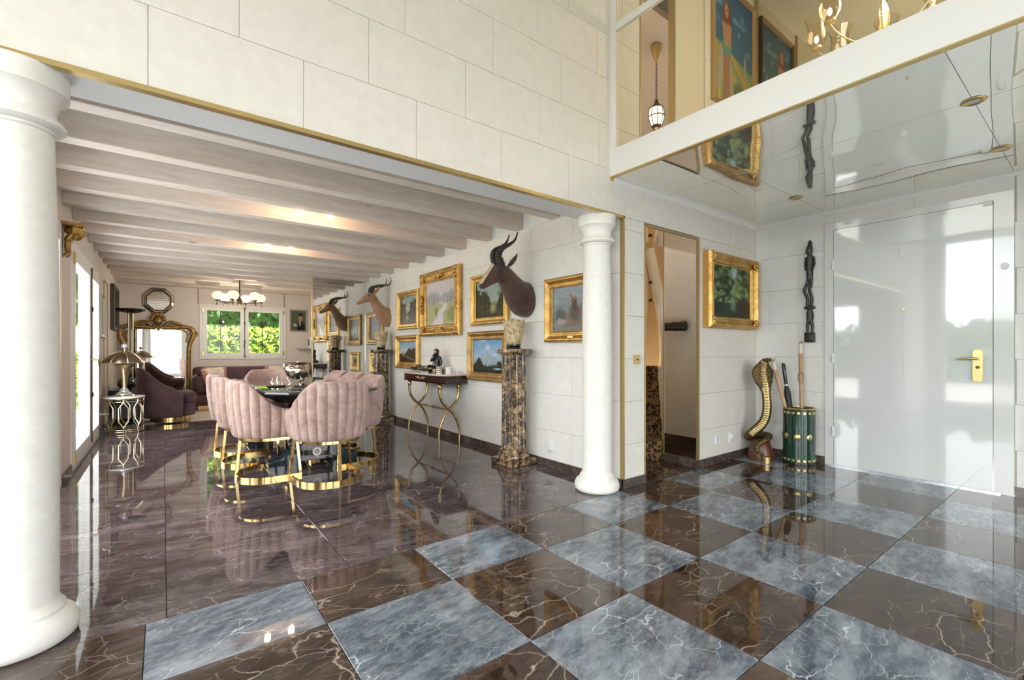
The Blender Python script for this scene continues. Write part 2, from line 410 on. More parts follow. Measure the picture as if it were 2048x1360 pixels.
blocks(wf, 'x', HY1, 4.125, HX1, LOW + [ZL], MT['stone'], LOFF)
blocks(wf, 'x', HY1, HX0, XL, LOW + [ZL], MT['stone'], LOFF)
bx(XL, XR, HY1, HY1 + .245, ZL - .012, ZL + .001).build('soffit', MT['soffit'], wf, 0)
# door wall
DO = (.49, 1.775, 0, 2.39)
wd = struct('wall_right', bx(HX1 + T, HX1 + .2, HY0, DO[0], 0, 2.53).box(HX1 + T, HX1 + .2, DO[1], HY1 + .05, 0, 2.53).box(HX1 + T, HX1 + .2, DO[0], DO[1], DO[3], 2.53).box(HX1 + T, HX1 + .2, HY0, HY1 + .05, 2.53, HZ)
            .box(HX1 + .16, HX1 + .2, DO[0], DO[1], 0, DO[3]), MT['joint'], 'pale limestone wall around the white entrance door', 'wall')
blocks(wd, 'y', HX1, HY0, HY1, LOW + [2.53], MT['stone_white'], [2.31, 2.02], holes=[(DO[0], DO[1], 0, DO[3])])
# dining room right wall
wr = struct('wall_dining_right', bx(XR + T, XR + .28, HY1 + .012, YB, 0, ZC), MT['joint'], 'long white limestone wall hung with gilt framed paintings', 'wall')
blocks(wr, 'y', XR, HY1 + .012, 8.495, LOW + [2.40, ZC], MT['stone_white'], [3.051, 3.35])
struct('wall_dining_right_plain', bx(XR, XR + .02, 8.55, YB, 0, ZC), MT['plaster'])
struct('wall_back', bx(XL - .1, FW[0], YB, YB + .14, 0, ZC).box(FW[1], XR + .2, YB, YB + .14, 0, ZC).box(FW[0], FW[1], YB, YB + .14, 0, FW[2]).box(FW[0], FW[1], YB, YB + .14, FW[3], ZC), MT['plaster'], 'pinkish plaster far wall of the sitting area', 'wall')
for x in (.575, 2.18): struct('trim_%d' % (1 if x < 1 else 2), bx(x - .012, x + .012, YB - .008, YB + .001, FW[3] + .01, 2.405), plain('taupe_batten', (.38, .31, .25), .6))
# hall walls behind the camera, with the big windows that light it
def pierced(name, axis, p0, p1, a0, a1, z0, z1, wins, mat):
    mb = MB(); al = sorted({a0, a1, *[w[0] for w in wins], *[w[1] for w in wins]}); zl = sorted({z0, z1, *[w[2] for w in wins], *[w[3] for w in wins]})
    for i in range(len(al) - 1):
        for j in range(len(zl) - 1):
            ca, cz = (al[i] + al[i+1]) / 2, (zl[j] + zl[j+1]) / 2
            if any(w[0] < ca < w[1] and w[2] < cz < w[3] for w in wins): continue
            if axis == 'y': mb.box(p0, p1, al[i], al[i+1], zl[j], zl[j+1])
            else: mb.box(al[i], al[i+1], p0, p1, zl[j], zl[j+1])
    return struct(name, mb, mat)
wl = pierced('wall_left', 'y', XL - .14, XL, HY1 + .2, YB, 0, ZC, [FD, FD2], MT['plaster']); wl['label'] = 'warm plaster wall with the french doors'; wl['category'] = 'wall'
pierced('wall_hall_left', 'y', HX0 - .15, HX0, HY0, HY1 + .2, 0, HZ, LEFT_WIN, MT['plaster'])
pierced('wall_rear', 'x', HY0 - .15, HY0, HX0, HX1 + .1, 0, HZ, REAR_WIN, MT['plaster'])
_wn = [0]
def big_window(axis, p, a0, a1, z0, z1, nx):
    _wn[0] += 1; o = bpy.data.objects.new('window_%d' % (_wn[0] + 2), None); COL.objects.link(o); o['kind'] = 'structure'
    mb = MB(); gl = MB(); f = .05
    def b(a, c, z, y): (mb.box(p - .05, p + .01, a, c, z, y) if axis == 'y' else mb.box(a, c, p - .05, p + .01, z, y))
    b(a0, a1, z0, z0 + f); b(a0, a1, z1 - f, z1)
    for i in range(nx + 1):
        c = a0 + (a1 - a0) * i / nx; b(max(a0, c - f / 2), min(a1, c + f / 2), z0 + f, z1 - f)
    mb.build('window_frame', MT['white'], o, 0)
    if axis == 'y': gl.box(p - .025, p - .02, a0 + f, a1 - f, z0 + f, z1 - f)
    else: gl.box(a0 + f, a1 - f, p - .025, p - .02, z0 + f, z1 - f)
    gl.build('pane', MT['glass'], o, 0)
for w in LEFT_WIN: big_window('y', HX0 - .05, *w, 2)
for w in REAR_WIN: big_window('x', HY0 - .05, *w, 2)
struct('ceiling_hall', bx(HX0 - .2, HX1 + .2, HY0 - .2, HY1 + .3, HZ, HZ + .15), MT['white'], 'white ceiling high over the double height hall', 'ceiling')

# ------------------------------------------------------------------ baseboards
BH = .075
struct('baseboard_right', bx(XR - .014, XR - .0005, HY1 - .012, 8.49, 0, BH), MT['base_marble'])
struct('baseboard_front', bx(XR - .014, 3.30, HY1 - .014, HY1 - .0005, 0, BH), MT['base_marble'])
struct('baseboard_hall', bx(4.111, HX1 - .001, HY1 - .014, HY1 - .0005, 0, BH).box(4.111, 4.1245, HY1 - .0005, 2.84, 0, BH), MT['base_marble'])
struct('baseboard_door', bx(HX1 - .014, HX1 - .0005, DO[1] + .002, HY1 - .014, 0, BH).box(HX1 - .014, HX1 - .0005, HY0, DO[0] - .002, 0, BH), MT['base_marble'])
struct('baseboard_left', bx(XL + .0005, XL + .014, HY1 + .25, FD2[0], 0, BH).box(XL + .0005, XL + .014, FD2[1], FD[0], 0, BH).box(XL + .0005, XL + .014, FD[1], YB, 0, BH), MT['base_marble'])
struct('baseboard_back', bx(XL + .014, XR, YB - .014, YB - .0005, 0, BH), MT['base_marble'])
struct('trim_3', bx(XL, 3.022, HY1 - .009, HY1 + .03, ZL - .014, ZL + .008).box(XR - .003, 3.022, HY1 - .009, HY1 + .03, BH, ZL + .008), MT['brass'], 'brass edge strip framing the dining room opening', 'trim')

# ------------------------------------------------------------------ dining ceiling, beams, spots
cl = struct('ceiling', bx(XL - .1, XR + .3, HY1 + .24, YB + .1, ZC, ZC + .12), MT['soffit'], 'low timber beamed ceiling of the dining room', 'ceiling')
beam_me = MB().box(XL, XR, -.06, .06, 0, ZC - 2.405 - .001, .004).mesh('beam', MT['beam'], 0)
k = 0
while 3.21 + .566 * k < YB - .1:
    inst('beam', beam_me, cl, (0, 3.27 + .566 * k, 2.405)); k += 1
inst('beam', MB().box(XL, XR, -.04, .04, 0, ZC - 2.405 - .001, .004).mesh('beam', MT['beam'], 0), cl, (0, YB - .042, 2.405))
MT['spot_emit'] = emitter('warm_spot_glow', (1, .86, .68), 9)
for n, (x, y) in enumerate(((1.03, 4.67), (1.30, 4.67), (1.03, 6.37), (1.30, 6.37))):
    o = thing('ceiling_spot', ['small warm ceiling spotlight, window side of the pair nearer the hall', 'small warm ceiling spotlight, painting side of the pair nearer the hall',
        'small warm ceiling spotlight, window side of the pair deeper in the room', 'small warm ceiling spotlight, painting side of the pair deeper in the room'][n], 'spotlight', (x, y, 2.435), 0, 'spotlights between the beams')
    bx(-.035, .035, -.03, .03, .012, ZC - 2.436).build('body', MT['white'], o, 0)
    bx(-.03, .03, -.026, .026, 0, .0118).build('lens', MT['spot_emit'], o, 0)
    l = bpy.data.lights.new('spot_light', 'POINT'); l.energy = 3.2; l.color = (1, .64, .38); l.shadow_soft_size = .03
    lo = bpy.data.objects.new('spot_light', l); COL.objects.link(lo); lo.parent = o; lo.location = (0, -.02, -.035)

# ------------------------------------------------------------------ big stone columns
def column(loc, label):
    o = thing('column', label, 'column', loc); o['kind'] = 'structure'
    MB().lathe([(.12, .155), (.121, .9), (.118, 1.5), (.106, 1.985)], 48).build('shaft', MT['column'], o)
    MB().lathe([(.16, 0), (.176, .012), (.182, .035), (.18, .06), (.168, .085), (.15, .1), (.14, .108), (.14, .122), (.128, .135), (.12, .155)], 48).build('base', MT['column'], o)
    MB().lathe([(.106, 1.985), (.112, 1.99), (.112, 2.0), (.13, 2.003), (.141, 2.014), (.141, 2.028), (.13, 2.042), (.118, 2.05), (.112, 2.065), (.114, 2.09), (.126, 2.12), (.145, 2.14), (.15, 2.143), (.152, 2.223), (.148, ZL - .0125)], 48).build('capital', MT['column'], o)
    return o
column((2.835, 2.585, 0), 'white stone column beside the painting wall and the stair doorway')
column((-.452, 2.58, 0), 'large cream stone column at the far side, nearest the camera')

# ------------------------------------------------------------------ balcony over the door: slab, fascia, mirrored ceiling
struct('floor_upper', bx(2.88, HX1, HY0, HY1, 2.56, 2.72), MT['white'])
struct('trim_4', bx(2.85, 2.88, HY0, HY1, 2.525, 2.735), MT['white'], 'white fascia board along the balcony edge', 'trim')
tr = MB(); tr.box(2.846, 2.884, HY0, HY1 + .0, 2.517, 2.525); struct('trim_5', tr, MT['brass'], 'thin brass strip under the balcony fascia', 'trim')
kn = MB().tube([(2.862, HY1 - .02, 2.513), (2.862, HY1 + .004, 2.513)], .016, 16); struct('trim_6', kn, MT['brass'])
cm = struct('ceiling_entrance', bx(2.88, HX1 + .05, HY0, HY1, 2.545, 2.56), MT['white'], 'mirrored panel ceiling over the entrance under the balcony', 'ceiling')
sx = [2.886, 3.61, 4.61, HX1]; sy = [HY0, -.8, .49, 1.78, HY1]
for a in range(3):
    for b in range(4):
        bx(sx[a] + .0012, sx[a+1] - .0012, sy[b] + .0012, sy[b+1] - .0012, 2.53, 2.5445).build('ceiling_panel', MT['ceil_mirror'], cm, 0)
crown = MB(); prof = [(0, 2.53), (.03, 2.53), (.03, 2.522), (.018, 2.515), (.014, 2.50), (.004, 2.49), (0, 2.49)]
crown.loft([[(2.88, HY1 - a, z) for a, z in prof], [(HX1 - .0, HY1 - a, z) for a, z in prof]]); crown.loft([[(HX1 - a, HY1 - .03, z) for a, z in prof], [(HX1 - a, HY0, z) for a, z in prof]])
struct('trim_7', crown, MT['white'], 'white crown moulding under the mirrored ceiling', 'trim')
for n, (x, y) in enumerate(((3.61, .49), (4.61, .49), (3.61, 1.78), (4.6, 1.78))):
    o = thing('downlight', ['brass ringed downlight in mirrored ceiling, highest in the picture', 'brass ringed downlight in mirrored ceiling above the door handle side', 'brass ringed downlight in mirrored ceiling above the picture reflection',
            'brass ringed downlight in mirrored ceiling above the door hinges'][n], 'downlight', (x, y, 2.53), 0, 'recessed downlights over the entrance')
    MB().loft([[((.03 + d) * cos(t), (.03 + d) * sin(t), z) for t in [2*pi*i/28 for i in range(28)]] for d, z in ((.0, -.001), (.006, -.008), (.016, -.01), (.024, -.005), (.026, -.0005))], False).build('ring', MT['brass'], o)
    MB().cyl((0,0,0), .029, -.004, -.0005, 20).build('lens', plain('downlight_lens', (.6, .58, .5), .2), o)
tag(bx(4.24, 4.27, 1.05, 1.13, 2.522, 2.5295).build('ceiling_sensor', MT['white_plastic'], None, 0), 'tiny white sensor stuck to the mirrored ceiling', 'sensor')
# balcony glazing
wg = sempty('window_1', 'glass balustrade with white frame above the balcony edge', 'glazing')
bx(2.845, 2.885, HY1 - .05, HY1 - .001, 2.735, HZ).build('post', MT['white'], wg, 0)
bx(2.85, 2.88, HY0, HY1 - .05, 3.665, 3.72).build('rail', MT['white'], wg, 0)
for z0, z1 in ((2.735, 3.665), (3.72, HZ)): bx(2.862, 2.867, HY0, HY1 - .05, z0, z1).build('pane', MT['rail_glass'], wg, 0)

# ------------------------------------------------------------------ entrance door
d = sempty('door_1', 'glossy white security entrance door with brass handle', 'door')
DX0 = HX1 - .018
bx(DX0, HX1 + .05, 1.70, DO[1], 0, DO[3]).box(DX0, HX1 + .05, DO[0], .602, 0, DO[3]).box(DX0, HX1 + .05, .602, 1.70, 2.325, DO[3]).build('door_frame', plain('white_frame_lacquer', (.76, .76, .74), .12, 0, coat=.8), d, 0)
leaf = bx(DX0 - .004, HX1 + .04, .606, 1.696, .012, 2.321).build('leaf', MT['lacquer'], d, 0)
bx(DX0 - .02, HX1 + .03, .56, 1.74, 0, .011).build('threshold', plain('steel_threshold', (.62, .66, .72), .2, 1), d, 0)
for z in (.34, 1.06, 1.98):
    hb = MB(); hb.tube([(DX0 - .008, 1.704, z - .045), (DX0 - .008, 1.704, z - .002)], .009, 10); hb.tube([(DX0 - .008, 1.704, z + .002), (DX0 - .008, 1.704, z + .045)], .009, 10); hb.build('hinge', MT['white'], d)
hp = []
for a in range(24):
    t = 2*pi*a/24; hp.append((.69 + .03*(abs(cos(t))**.7)*(1 if cos(t) > 0 else -1), 1.012 + .1*(1 if sin(t) > 0 else -1) + .03*(abs(sin(t))**.7)*(1 if sin(t) > 0 else -1)))
pl = MB().prism(hp, DX0 - .016, DX0 - .004, 'x').build('handle_plate', MT['brass'], leaf)
h = MB(); h.tube([(DX0 - .016, .69, 1.07), (DX0 - .05, .69, 1.07)], .012, 12); h.tube([(DX0 - .05, .685, 1.07), (DX0 - .055, .70, 1.07), (DX0 - .056, .75, 1.072), (DX0 - .05, .81, 1.066)], [.009, .009, .008, .006], 10); h.build('lever', MT['brass'], leaf)
MB().tube([(DX0 - .022, .69, 1.0), (DX0 - .015, .69, 1.0)], .013, 16).build('keyhole', MT['iron'], leaf)
MB().tube([(DX0 - .008, 1.16, 1.505), (DX0 - .003, 1.16, 1.505)], .011, 14).build('peephole', MT['brass'], leaf)
MB().tube([(DX0 - .012, 1.165, 2.01), (DX0 - .003, 1.165, 2.01)], [(.035, .025), (.035, .025)], 18, flat=(0, 0, 1)).build('wall_badge', MT['white_plastic'], leaf)
bx(DX0 - .02, DX0 - .002, .608, .66, 2.295, 2.335).build('contact', MT['white_plastic'], d, 0)
tag(MB().tube([(DX0 - .014, .54, 1.80), (DX0 - .0005, .54, 1.80)], [(.028, .022), (.028, .022)], 18, flat=(0,0,1)).build('door_sensor', MT['white_plastic']), 'small white sensor on the door frame beside the handle', 'sensor')

# ------------------------------------------------------------------ stair niche
dn = sempty('door_2', 'tall brass edged doorway to the leopard carpeted stairs', 'doorway')
bx(3.288, 3.302, HY1 - .008, HY1 + .02, 0, ZL - .012).build('brass_edge', MT['brass_trim'], dn, 0)
bx(4.112, 4.127, HY1 - .016, HY1 + .012, BH, ZL - .012).build('brass_edge', MT['brass_trim'], dn, 0)
bx(3.288, 4.127, HY1 - .008, HY1 + .012, ZL - .024, ZL - .012).build('brass_edge', MT['brass_trim'], dn, 0)
bx(4.112, 4.127, 2.828, 2.842, BH, ZL - .012).build('brass_edge', MT['brass_trim'], dn, 0)
bx(4.113, 4.124, HY1 + .013, 2.828, BH, ZL - .03).build('mirror_panel', MT['mirror'], dn, 0)
bx(3.30, 4.125, HY1 + .013, 2.84, ZL - .03, ZL - .0125).build('mirror_soffit', MT['mirror_warm'], dn, 0)
tan = mottled('tan_stairwell_wall', (.40, .27, .13), (.46, .31, .16), 3, .7, rnd=False)
struct('wall_stairwell', bx(XR + .275, 3.30, 2.84, 5.3, 0, 2.85).box(3.23, 3.30, 2.70, 5.3, 2.75, HZ), MT['stone_white'])
struct('wall_stairwell_back', bx(3.2, 6.6, 5.3, 5.4, 0, HZ).box(6.5, 6.6, 2.70, 5.3, 0, HZ).box(5.29, 6.5, 2.70, 2.84, 0, HZ), tan)
struct('baseboard_stairwell', bx(3.301, 3.314, 2.842, 5.29, 0, BH * 1.6), MT['base_marble'])
struct('ceiling_stairwell', bx(3.0, 6.6, 2.7, 5.4, HZ, HZ + .1), MT['white'])
st = thing('staircase', 'cream stone stairs with leopard print carpet in the doorway', 'staircase', (4.02, 3.02, 0), R(-52)); st['kind'] = 'structure'
cream = mottled('cream_step_stone', (.56, .48, .36), (.66, .58, .46), 8, .5)
for k in range(5):
    bx(-.75, .34, .27 * k, .27 * (k + 1) + .02, max(0, .185 * (k - 2)) if k > 2 else 0, .185 * (k + 1)).build('step', cream, st, 0)
    c = MB(); c.box(-.60, .20, .27 * k - .012, .27 * k, .185 * k + .001, .185 * (k + 1) + .012); c.box(-.60, .20, .27 * k, .27 * (k + 1) - .012, .185 * (k + 1) + .001, .185 * (k + 1) + .012)
    c.build('carpet', MT['leopard'], st, 0)
hr = thing('stair_balustrade', 'curved cream stair stringer with glass panel seen through the doorway', 'balustrade', (0, 0, 0)); hr['kind'] = 'structure'
pth = spline([(4.40, 3.22, .12), (4.484, 3.3, .202), (4.737, 3.4, .295), (5.0, 3.5, .511), (5.242, 3.6, .815), (5.348, 3.65, 1.143), (5.387, 3.7, 1.48), (5.286, 3.7, 1.811), (5.247, 3.75, 2.147), (5.2, 3.8, 2.5)], 6)
MB().tube(pth, [(.06, .03)] * len(pth), 8, flat=(.8, -.6, 0)).build('stringer', plain('cream_handrail', (.80, .76, .68), .4), hr)
gl = MB(); gl.loft([[(p[0] - .10, p[1] + .04, p[2]), (p[0] - .094, p[1] + .04, p[2]), (p[0] - .294, p[1] + .06, p[2] + .75), (p[0] - .30, p[1] + .06, p[2] + .75)] for p in pth[12:]]); gl.build('glass_panel', glassmat('smoked_glass', (.86, .80, .70), .5), hr)
for z in (1.72, 1.93): MB().sphere((4.531, 3.3, z), (.024, .024, .024), 10, 8).build('bolt', MT['iron'], hr)
tk = MB(); pts = spline([(0, 0, 0), (.04, .25, .0), (.045, .5, .012), (.03, .75, .03), (.0, .95, .06)], 6)
tk.tube(pts, [.06 - .045 * i / (len(pts) - 1) + .004 * sin(i * 2.4) for i in range(len(pts))], 12)
tag(tk.build('carved_tusk', MT['blackwood'], None, 40, (3.37, 3.05, 1.42)), 'dark carved tusk mounted on the stairwell wall, reflected in the doorway mirror', 'tusk')
l = bpy.data.lights.new('stair_lamp', 'POINT'); l.energy = 3.5; l.color = (1, .68, .38); l.shadow_soft_size = .12
lo = bpy.data.objects.new('stair_lamp', l); COL.objects.link(lo); lo.location = (5.2, 4.4, 3.4)
# upper landing: doorway casings, mirrored wall
du = sempty('door_3', 'upper landing doorway with brass strips behind the balcony glass', 'doorway')
for x in (3.235, 3.715): bx(x - .008, x + .008, HY1 - .006, HY1 + .047, 2.735, HZ).build('brass_edge', MT['brass_trim'], du, 0)
bx(4.195, 4.215, HY1 - .014, HY1 - .001, 2.735, HZ).build('brass_edge', MT['brass_trim'], du, 0)
bx(5.262, 5.282, HY1 - .03, HY1 - .01, 2.735, HZ).build('brass_edge', MT['brass_trim'], du, 0)
bx(3.724, 4.194, HY1 - .02, HY1 - .001, 2.735, HZ).build('door_casing', plain('cream_casing', (.72, .65, .53), .45), du, 0)
mw = sempty('wall_mirrored', 'mirrored wall panels on the upper landing above the entrance', 'mirror wall')
for y0, y1 in ((HY0, -.35), (-.35, 1.28), (1.28, HY1 - .03)):
    for z0, z1 in ((2.735, 3.82), (3.82, HZ)):
        bx(HX1 - .012, HX1 - .001, y0 + .0015, y1 - .0015, z0 + .0015, z1 - .0015).build('mirror_panel', MT['mirror_warm'], mw, 0)
for y in (1.28, -.35): MB().tube([(HX1 - .013, y, 3.82), (HX1 - .035, y, 3.82)], .026, 16).build('knob', MT['brass'], mw)
# dining mirror panel and its brass edge
mp = sempty('wall_mirror_panel', 'tall mirror panel standing out from the painting wall', 'mirror')
bx(2.085, XR, 8.495, 8.505, .005, 2.404).build('mirror_glass', MT['mirror'], mp, 0)
bx(2.085, XR, 8.506, 8.55, 0, 2.404).build('backing', MT['plaster'], mp, 0)
bx(2.068, 2.0845, 8.488, 8.552, 0, 2.404).build('edge_strip', MT['pale_gold'], mp, 0)
bx(XR - .006, XR - .001, 8.4885, 8.4945, BH, 2.404).build('edge_strip', MT['pale_gold'], mp, 0)

# ------------------------------------------------------------------ french doors (left) and far window
def french_doors(name, label, FDx, ym):
    w1 = sempty(name, label, 'french doors'); y0, y1, z0, z1 = FDx
    fr = MB(); P0, P1 = XL - .10, XL + .012
    fr.box(P0, P1, y0 - .0, y0 + .09, 0, z1); fr.box(P0, P1, y1 - .06, y1, 0, z1); fr.box(P0, P1, y0 + .09, y1 - .06, z1 - .07, z1); fr.box(P0, P1, y0 + .09, y1 - .06, 0, .035)
    fr.build('door_frame', MT['white'], w1, 0)
    for a, b in ((y0 + .095, ym), (ym + .004, y1 - .065)):
        s = MB(); Q0, Q1 = XL - .075, XL + .02
        s.box(Q0, Q1, a, a + .09, .04, z1 - .075); s.box(Q0, Q1, b - .09, b, .04, z1 - .075); s.box(Q0, Q1, a + .09, b - .09, .04, .17); s.box(Q0, Q1, a + .09, b - .09, z1 - .165, z1 - .075)
        sash = s.build('sash', MT['white'], w1, 0)
        bx(XL - .03, XL - .024, a + .09, b - .09, .17, z1 - .165).build('pane', MT['glass'], sash, 0)
    for z in (.13, 2.02): bx(XL + .012, XL + .03, y0 + .075, y0 + .105, z - .06, z + .05).build('hinge', MT['brass'], w1, 0)
    h = MB(); h.tube([(XL + .028, ym + .045, .06), (XL + .028, ym + .045, z1 - .09)], .006, 8); h.box(XL + .02, XL + .034, ym + .02, ym + .07, z1 - .1, z1 - .06); h.build('espagnolette_rod', MT['iron'], w1)
    h = MB(); h.tube([(XL + .02, ym + .045, 1.03), (XL + .075, ym + .045, 1.03)], .012, 10); h.tube([(XL + .075, ym + .045, 1.03), (XL + .08, ym + .08, 1.02), (XL + .08, ym + .12, .95)], [.01, .01, .008], 10); h.build('handle', MT['brass'], w1)
    for z in (.62, 1.62): MB().sphere((XL + .03, ym + .045, z), (.014, .02, .035), 10, 8).build('rod_guide', MT['iron'], w1)
    
french_doors('window_2', 'white french doors past the wall bracket, letting in bright daylight', FD, 7.22)
french_doors('window_10', 'white french doors hidden behind the large near column', FD2, 4.18)

w2 = sempty('window_9', 'white double casement window in the far wall with iron grille outside', 'window')
x0, x1, z0, z1 = FW
fr = MB(); A, B = YB - .02, YB + .05
fr.box(x0 - .005, x0 + .05, A, B, z0 - .005, z1 + .005); fr.box(x1 - .05, x1 + .005, A, B, z0 - .005, z1 + .005); fr.box(x0 + .05, x1 - .05, A, B, z0 - .005, z0 + .04); fr.box(x0 + .05, x1 - .05, A, B, z1 - .04, z1 + .005)
fr.build('window_frame', MT['white'], w2, 0)
for a, b in ((x0 + .055, 1.395), (1.40, x1 - .055)):
    s = MB(); A, B, f = YB - .035, YB + .03, .07
    s.box(a, a + f, A, B, z0 + .045, z1 - .045); s.box(b - f, b, A, B, z0 + .045, z1 - .045); s.box(a + f, b - f, A, B, z0 + .045, z0 + .045 + f); s.box(a + f, b - f, A, B, z1 - .045 - f, z1 - .045)
    sash = s.build('sash', MT['white'], w2, 0)
    bx(a + f, b - f, YB - .002, YB + .003, z0 + .045 + f, z1 - .045 - f).build('pane', MT['glass'], sash, 0)
h = MB(); h.tube([(1.398, YB - .05, z0 + .05), (1.398, YB - .05, z1 - .05)], .007, 8)
for z in (z0 + .06, 1.33, 1.72, z1 - .06): h.sphere((1.398, YB - .05, z), (.016, .014, .035), 8, 6)
h.tube([(1.398, YB - .05, 1.33), (1.385, YB - .085, 1.27), (1.38, YB - .09, 1.2)], .009, 8); h.build('espagnolette_rod', MT['iron'], w2)
for x in (x0 + .05, x1 - .05):
    for z in (z0 + .11, z1 - .11): bx(x - .012, x + .012, YB - .045, YB - .034, z - .045, z + .045).build('hinge', MT['brass'], w2, 0)
# wrought iron grille outside the far window: each half a lattice of rings and quatrefoils
gmat = plain('wrought_iron', (.03, .03, .035), .5, .6)
for gi, gx in enumerate((.97, 1.755)):
    g = thing('window_grille', ['black wrought iron grille outside the sash beside the gold mirror', 'black wrought iron grille outside the sash beside the framed portrait'][gi], 'grille', (gx, YB + .11, FW[2]), 0, 'wrought iron window grilles')
    m = MB(); W = .36
    for x in (-W, 0, W): m.bar((x, 0, .02), (x, 0, 1.08), .009)
    for z in (.02, 1.08): m.bar((-W, 0, z), (W, 0, z), .009)
    m.build('bars', gmat, g)
    for z in (.30, .75):
        for r in (.045, .075): MB().tube([(r*cos(t), -.004, z + r*sin(t)) for t in [2*pi*i/20 for i in range(20)]], .0075, 5, True).build('ring', gmat, g)
        MB().sphere((0, -.004, z), .03, 10, 8).build('rosette', gmat, g)
        for sx_ in (-1, 1):
            for sz in (-1, 1):
                q = MB(); q.tube([(sx_ * x, 0, z + sz * y) for x, y in ((.09, .19), (.17, .18), (.20, .12), (.27, .10), (.30, 0))], .0075, 5)
                q.build('scrollwork', gmat, g)
    for x in (-W, W):
        for z in (.12, .52, .94): MB().tube([(x * .82 + .06*cos(t), 0, z + .06*sin(t)) for t in [2*pi*i/16 for i in range(16)]], .0075, 5, True).build('ring', gmat, g)

# ------------------------------------------------------------------ outdoors: what the windows look on
struct('terrain', bx(-30, -2.6, -25, 30, -.3, -.12).box(-2.6, 30, 11.6, 30, -.3, -.12).box(-30, 30, -30, -3.8, -.3, -.12), mottled('pale_terrace', (.42, .41, .37), (.52, .51, .47), 2, .8, rnd=False))
leafm = NT('hedge_leaves'); oi = leafm.coord((1,1,1), False)
leafm.base(leafm.ramp(leafm.noise(oi, 4.5, 4, .6), [(.3, (.20, .36, .03)), (.5, (.42, .58, .07)), (.7, (.72, .82, .20))])); leafm.set(rough=.45)
rg = np.random.default_rng(3)
def leaves(n, lo, hi, size):
    c = rg.uniform(lo, hi, (n, 3)); a = rg.normal(size=(n, 3)); a /= np.linalg.norm(a, axis=1)[:, None]
    b = np.cross(a, rg.normal(size=(n, 3))); b /= np.linalg.norm(b, axis=1)[:, None]; s = size * rg.uniform(.6, 1.3, (n, 1))
    v = np.stack([c - a*s, c + b*s*.5, c + a*s, c - b*s*.5], 1).reshape(-1, 3)
    return v, [(4*i, 4*i+1, 4*i+2, 4*i+3) for i in range(n)]
def hedge(name, label, n, lo, hi, size, mat, core):
    m = MB(); v, f = leaves(n, lo, hi, size); me = bpy.data.meshes.new(name); me.from_pydata(v.tolist(), [], f); me.materials.append(mat)
    o = bpy.data.objects.new(name, me); COL.objects.link(o); o['kind'] = 'stuff'; tag(o, label, 'hedge')
    bx(lo[0] + core[0], hi[0] - core[0], lo[1] + core[1], hi[1] - core[1], -.12, hi[2] - .15).build('hedge_core', plain('hedge_core_green', (.05, .10, .012), .9), o, 0)
hedge('hedge_foliage', 'sunlit green hedge leaves outside the far window', 14000, (-1.5, 13.0, -.1), (5.5, 13.7, 1.72), .06, leafm.m, (.2, .25))
dk = NT('tree_leaves'); ci = dk.coord((1,1,1), False); dk.base(dk.ramp(dk.noise(ci, 3.5, 4, .6), [(.35, (.012, .05, .008)), (.6, (.05, .15, .02)), (.78, (.22, .36, .06))])); dk.set(rough=.4)
hedge('tree_foliage', 'dark green tree leaves above the hedge outside the far window', 11000, (-2, 14.0, .9), (6.5, 15.4, 4.6), .10, dk.m, (.3, .5))
hedge('garden_foliage', 'green garden trees beyond the terrace outside the hall windows', 5000, (-16, -12, -.1), (-14, 24, 2.2), .35, dk.m, (.6, 1))

# ================================================================== dining chairs
def upath(w, back, front, n=40):
    """open U in plan, opening to +x: from (front,-w) round the back to (front,w), evenly resampled"""
    raw = [(front + (0 - front) * i / 20, -w) for i in range(20)] + [(-back * sin(t), -w * cos(t)) for t in [pi * i / 60 for i in range(61)]] + [(front * i / 20, w) for i in range(1, 21)]
    d = [0]
    for i in range(1, len(raw)): d.append(d[-1] + math.dist(raw[i], raw[i-1]))
    out = []
    for k in range(n + 1):
        t = d[-1] * k / n; i = max(j for j in range(len(d)) if d[j] <= t + 1e-9); i = min(i, len(raw) - 2)
        f = (t - d[i]) / max(1e-9, d[i+1] - d[i]); out.append((raw[i][0] + (raw[i+1][0]-raw[i][0])*f, raw[i][1] + (raw[i+1][1]-raw[i][1])*f))
    return out
def smooth(t): t = max(0, min(1, t)); return t * t * (3 - 2 * t)
def tub_shell(w, back, front, zb, zback, zarm, ribs, th=.055, bulge=.026, taper=.86, u0=.28, u1=.82, per=8, lean=.0):
    n = ribs * per if ribs else 96; path = upath(w, back, front, n); rings = []
    for i, (x, y) in enumerate(path):
        a = path[max(0, i-1)]; b = path[min(n, i+1)]; dx, dy = b[0]-a[0], b[1]-a[1]; L = math.hypot(dx, dy); nx, ny = -dy / L, dx / L
        u = abs(2 * i / n - 1); top = zarm + (zback - zarm) * (1 - smooth((u - u0) / (u1 - u0)))
        e = 1 - .55 * smooth((u - .93) / .07); top -= .05 * smooth((u - .9) / .1)
        rb = (abs(sin(pi * i / per)) ** .5 - .75) * bulge if ribs else 0
        sec = []
        def pt(o, z):
            t = (z - zb) / (zback - zb); s = taper + (1 - taper) * min(1, max(0, t) / .55) ** .7
            bk = lean * max(0, t - .3) * (1 - u); sec.append((x * s + nx * o - bk, y * s + ny * o, z))
        H = top - zb
        for f, o in ((0, -.022), (.015, -.006), (.06, 0), (.2, 0), (.4, 0), (.6, 0), (.78, 0), (.9, -.001)): pt(o + (rb if f > .01 else 0), zb + H * f)
        pt(-.006 + rb * .6, top - .018); pt(-.018, top - .004); pt(-th * .5, top); pt(-th + .016, top - .005); pt(-th * e + .002, top - .022)
        for f in (.75, .5, .25): pt(-th * e + rb * .25, zb + H * f)
        pt(-th * e, zb)
        rings.append(sec)
    return MB().loft(rings)
